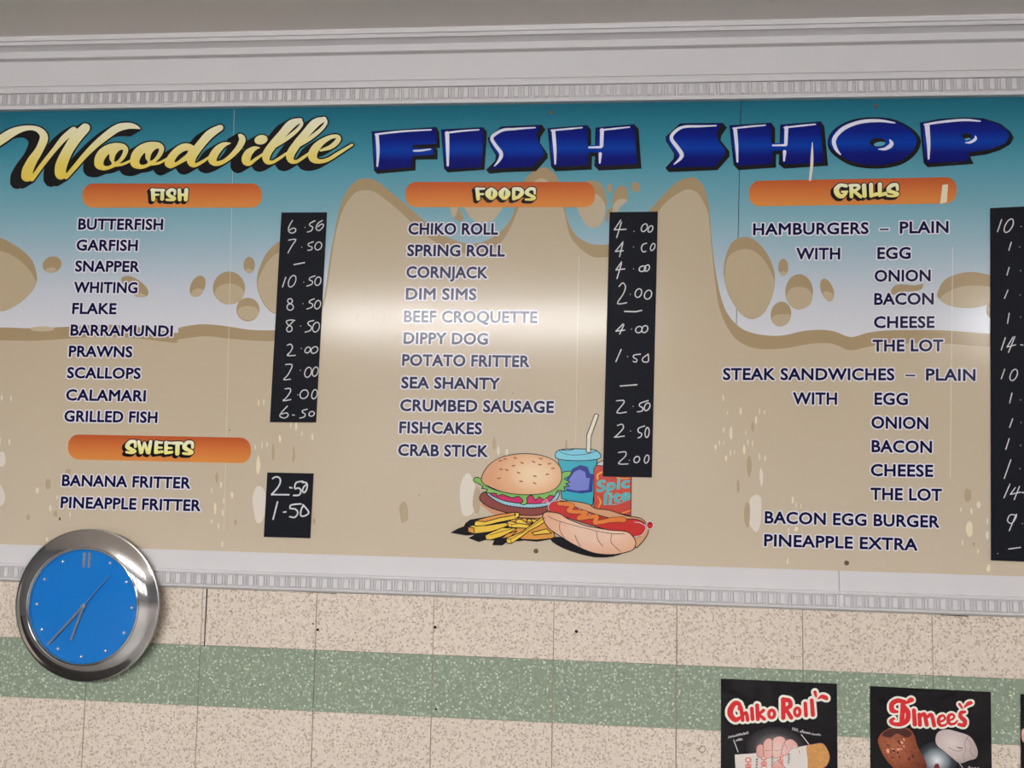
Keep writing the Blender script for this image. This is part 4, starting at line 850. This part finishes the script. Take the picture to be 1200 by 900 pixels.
PI = PO + 0.0003
lred, lcream = bumpy(mat('logo_red', (198, 44, 48), 0.2), 9, 0.3, .004), bumpy(mat('logo_cream', (232, 216, 200), 0.2), 9, 0.3, .004)
def logo(parent, zf, strokes, drops, hw):
    ink = Ink(PI + 0.0006)
    for st in strokes + drops:
        q = [(x, y, w_ * 1.14) for x, y, w_ in (catmull(zf(st), False, 4) if len(st) > 2 else zf(st))]
        ink.line([(x, y, w_ + hw / 7) for x, y, w_ in q], 1, lcream, 0, n=12); ink.line(q, 1, lred, 1, n=10)
    o = ink.build('logo_lettering', parent); return o
def ring(x, y, rx, ry, w_): return [(x + rx * cos(a), y + ry * sin(a), w_) for a in (2 * pi * i / 8 for i in range(9))]
po1 = poster((845, 795.4), (980.8, 801.3), 'black poster with red Chiko Roll logo and a fist gripping a roll')
y2 = Z(835, 785, 7.5)
lg = logo(po1, y2, [[(232, 345, 22), (238, 305, 32), (200, 292, 38), (162, 340, 46), (158, 395, 46), (200, 440, 38), (240, 420, 26)], [(250, 330, 30), (265, 440, 32)], [(262, 400, 24), (295, 378, 28), (308, 440, 30)], [(345, 340, 30), (352, 432, 32)],
    [(392, 312, 32), (398, 432, 34)], [(405, 392, 24), (448, 355, 26)], [(405, 392, 24), (455, 432, 28)], ring(520, 388, 26, 34, 26),
    [(622, 262, 40), (622, 420, 38)], [(622, 262, 36), (675, 272, 36), (682, 318, 36), (630, 345, 30)], [(645, 345, 32), (692, 420, 34)], ring(745, 370, 24, 34, 26), [(815, 295, 30), (822, 400, 32)], [(872, 268, 32), (882, 395, 34)]],
    [[(900, 195, 26), (908, 225, 20), (912, 245, 4)], [(925, 255, 8), (960, 235, 30), (995, 245, 36), (1008, 258, 14)]], 38)
lg['label'] = 'red bubble lettering with cream edge reading Chiko Roll'
skin = radial_mat('printed_skin', (0.5, 0.7), 0.7, [(190, 132, 120), (222, 172, 160), (234, 198, 188)], 0.2); skl = mat('skin_line', (150, 92, 84), 0.2)
glow = radial_mat('printed_burst', (0.5, 0.5), 0.5, [(17, 15, 18), (62, 59, 62), (120, 116, 118), (170, 166, 168)], 0.16)
ink = Ink(PI); ink.poly(y2(ell(560, 690, 290, 200)), glow, 0)
for a in range(0, 360, 20):
    pass
ink.build('light_burst', po1)['label'] = 'pale printed glow'
ink = Ink(PI + 0.0003)
wrp = mat('wrapper_white', (206, 198, 190), 0.25); tan = noisy(mat('roll_crust', (196, 142, 84), 0.3), 160, .3); lr2 = mat('wrapper_red', (200, 74, 58), 0.3)
ink.poly(y2([(195, 745), (350, 735), (500, 718), (700, 690), (830, 662), (850, 760), (845, 900), (845, 1000), (210, 1040)]), wrp, 0)
ink.outlined(y2([(828, 672), (880, 655), (960, 645), (1000, 682), (1028, 750), (1020, 810), (985, 855), (900, 880), (845, 890), (838, 780)]), tan, 0, 3, .5, skl)
for i, xx in enumerate((318, 455, 600, 745)):
    s = (-20 * (xx - 318) / 427)
    qd = (lambda xx, s: (lambda t, u: y2([(xx - 30 + u * 52, 770 + s * 3.2 + 150 * t)])[0]))(xx, s)
    qd2 = (lambda xx, s: (lambda t, u: y2([(xx + 62 + u * 18, 780 + s * 3.2 + 90 * t)])[0]))(xx, s)
    set_text(ink, 'CHIKO', 0, 0, 0, 0, 0, lr2, 0, 0.2, quad=qd)
    if i < 3: set_text(ink, 'ROLL', 0, 0, 0, 0, 0, M['black'], 0, 0.08, quad=qd2)
ink.build('printed_roll', po1)['label'] = 'printed roll in white wrapper with red lettering'
ink = Ink(PI + 0.0009)
for q_ in ([(385, 720), (388, 680), (410, 657), (440, 660), (450, 690), (447, 755), (420, 772), (395, 765)], [(443, 690), (450, 640), (475, 608), (510, 605), (528, 640), (522, 755), (495, 775), (460, 772), (445, 750)],
           [(523, 690), (525, 630), (550, 595), (600, 585), (640, 612), (625, 670), (605, 720), (595, 760), (560, 777), (530, 765)], [(606, 730), (612, 670), (640, 625), (690, 610), (735, 640), (750, 685), (705, 690), (670, 720), (650, 750), (620, 752)],
           [(520, 862), (535, 825), (570, 800), (610, 830), (650, 870), (700, 920), (600, 960), (540, 910)]): ink.outlined(y2(q_), skin, 0, 4, .5, skl)
ink.poly(y2([(700, 690), (740, 675), (770, 760), (780, 860), (700, 870), (680, 760)]), wrp, 0, 3)
for l in ([(462, 705), (490, 712), (515, 704)], [(545, 705), (575, 712), (600, 700)], [(640, 655), (655, 680), (650, 700)]): ink.line(y2(l), .5, skl, 3, smooth=3, n=6)
ink.build('printed_fist', po1)['label'] = 'printed fist with four curled fingers'
ink = Ink(PI + 0.0003); wk = mat('note_white', (196, 192, 190), 0.25)
def scribble(zf, x0, y0, x1, y1, h, n):
    pts = []
    for i in range(n * 2 + 1):
        t = i / (n * 2); pts.append((x0 + (x1 - x0) * t, y0 + (y1 - y0) * t - (h * random.uniform(.6, 1.2) if i % 2 else 0)))
    ink.line(zf(pts), .55, wk, 0, smooth=3, n=6)
scribble(y2, 138, 602, 315, 562, 20, 11); scribble(y2, 205, 628, 262, 618, 18, 4)
scribble(y2, 700, 528, 752, 545, 28, 3); scribble(y2, 768, 550, 860, 566, 22, 6); scribble(y2, 872, 572, 950, 578, 16, 5)
ink.line(y2([(185, 615, 7), (225, 722, 7)]), 1, wk, 0); ink.line(y2([(780, 568, 7), (845, 652, 7)]), 1, wk, 0)
ink.build('handwritten_note', po1)

po2 = poster((1019.6, 804), (1161, 811), 'black poster with red Dimees logo above a fried and a steamed dim sim')
y3 = Z(1010, 790, 6.316)
lg = logo(po2, y3, [[(262, 278, 18), (225, 268, 34), (222, 222, 34), (262, 196, 32), (315, 205, 28)], [(305, 225, 34), (296, 355, 34)], [(300, 232, 30), (340, 280, 34), (336, 340, 34), (290, 370, 30), (235, 368, 26), (214, 348, 26), (235, 330, 20)],
    [(385, 268, 28), (392, 370, 32)], [(425, 300, 28), (430, 375, 28)], [(430, 318, 22), (462, 296, 26), (480, 375, 28)], [(482, 318, 22), (515, 302, 26), (535, 380, 28)],
    [(570, 352, 15), (600, 345, 15), (616, 325, 15), (600, 306, 17), (575, 318, 22), (566, 352, 24), (584, 380, 20), (618, 376, 16), (636, 356, 12)], [(642, 342, 15), (670, 334, 15), (685, 314, 15), (668, 297, 17), (645, 308, 22), (638, 342, 24), (656, 370, 20), (690, 364, 16), (706, 345, 12)],
    [(762, 280, 20), (735, 285, 26), (730, 315, 28), (762, 345, 30), (755, 378, 28), (718, 372, 22)]],
    [[(330, 215, 14), (360, 192, 34), (372, 192, 26)], [(722, 222, 18), (738, 245, 14), (745, 258, 4)], [(755, 250, 6), (785, 220, 26), (808, 212, 24)]], 32)
lg['label'] = 'red bubble lettering with cream edge reading Dimees'
ink = Ink(PI); ink.poly(y3(ell(555, 640, 165, 150)), radial_mat('printed_white_burst', (0.5, 0.5), 0.5, [(17, 15, 18), (60, 66, 72), (150, 158, 162), (232, 236, 236)], 0.16), 0)
ink.build('light_burst', po2)['label'] = 'white printed glow'
fry = noisy(radial_mat('fried_crust', (0.35, 0.6), 0.8, [(96, 46, 36), (140, 74, 50), (176, 104, 74)], 0.2), 120, .55)
ink = Ink(PI + 0.0004); q = y3([(120, 505), (138, 445), (200, 402), (290, 388), (350, 405), (385, 445), (415, 540), (465, 630), (480, 700), (430, 780), (330, 770), (230, 690), (165, 610)])
ink.poly(q, fry, 0, 4); dk = mat('fried_dark', (70, 38, 34), 0.25); gl = mat('fried_gloss', (216, 150, 120), 0.2)
ink.poly(y3([(150, 450), (200, 410), (290, 395), (340, 412), (370, 445), (330, 470), (260, 440), (210, 470)]), dk, 1, 4)
for i in range(22):
    x, y = random.uniform(150, 330), random.uniform(480, 640); ink.poly(y3(ell(x + (y - 480) * .4, y, random.uniform(6, 16), random.uniform(4, 9), random.uniform(0, 90), 8)), (gl, dk)[i % 2], 1 + i % 2)
ink.build('fried_dim_sim', po2)['label'] = 'printed brown crispy dim sim'
pale = radial_mat('steamed_dough', (0.4, 0.6), 0.75, [(160, 142, 138), (196, 178, 172), (214, 200, 196)], 0.2)
ink = Ink(PI + 0.0004); ink.poly(y3([(545, 490), (555, 440), (590, 416), (640, 410), (720, 430), (790, 455), (830, 500), (858, 570), (845, 622), (790, 640), (725, 660), (670, 620), (600, 562), (560, 530)]), pale, 0, 3)
pl2 = mat('dough_line', (120, 104, 102), 0.2)
ink.line(y3([(700, 538, 4), (722, 546, 8), (750, 548, 3)]), 1, mat('dough_crease', (40, 34, 38), 0.3), 1, n=6)
for l in ([(790, 460), (760, 510), (770, 560), (750, 600), (760, 640)], [(770, 470), (810, 520), (800, 570), (830, 610)], [(640, 540), (700, 570), (750, 560)]): ink.line(y3(l), .6, pl2, 1, smooth=4, n=6)
ink.build('steamed_dim_sim', po2)['label'] = 'printed pale dough dim sim'
ink = Ink(PI + 0.0004); ink.line(y3([(722, 660, 4), (745, 690, 4)]), 1, wk, 0); scribble(y3, 785, 700, 870, 705, 16, 4)
ink.poly(y3([(535, 690), (540, 670), (558, 662), (572, 675), (575, 740), (535, 740)]), mat('tiny_figure_red', (110, 40, 34), .3), 0, 3)
ink.build('handwritten_note', po2)
po3 = poster((1196, 813.4), (1338, 822), 'dark poster cut off by the right edge of the photo')
ink = Ink(PI); ink.poly([(1197.5, 866), (1197, 858), (1199, 854), (1206, 853), (1212, 862), (1208, 872), (1200, 870)], skin, 0, 4); ink.build('printed_food', po3)

# ================================================================== CEILING LIGHTS (seen in the gloss of the board and the clock)
def batten(x, y, ln, label):
    root = empty('fluorescent_light', (x, y, CEIL_Z)); tag(root, label, 'ceiling light', 'fluorescent ceiling lights')
    vl, fl = [], []; box(vl, fl, x - ln / 2, x + ln / 2, y - 0.07, y + 0.07, CEIL_Z - 0.05, CEIL_Z - 0.0005)
    link_mesh('housing', vl, fl, [M['white_paint']], None, root)
    for s_ in (-1, 1):
        vl, fl = [], []; n = 12; yc, zc, r_ = y + s_ * 0.035, CEIL_Z - 0.07, 0.016
        for xx in (x - ln / 2 + 0.03, x + ln / 2 - 0.03): vl += [(xx, yc + r_ * cos(2 * pi * i / n), zc + r_ * sin(2 * pi * i / n)) for i in range(n)]
        fl += [(i, (i + 1) % n, n + (i + 1) % n, n + i) for i in range(n)] + [list(range(n)), list(range(n, 2 * n))]
        link_mesh('tube', vl, fl, [M['tube']], None, root)
batten(-0.84, -4.6, 2.8, 'twin tube ceiling light reflected in the middle of the menu board')
batten(3.7, -4.6, 1.0, 'twin tube ceiling light reflected near the right price strip')
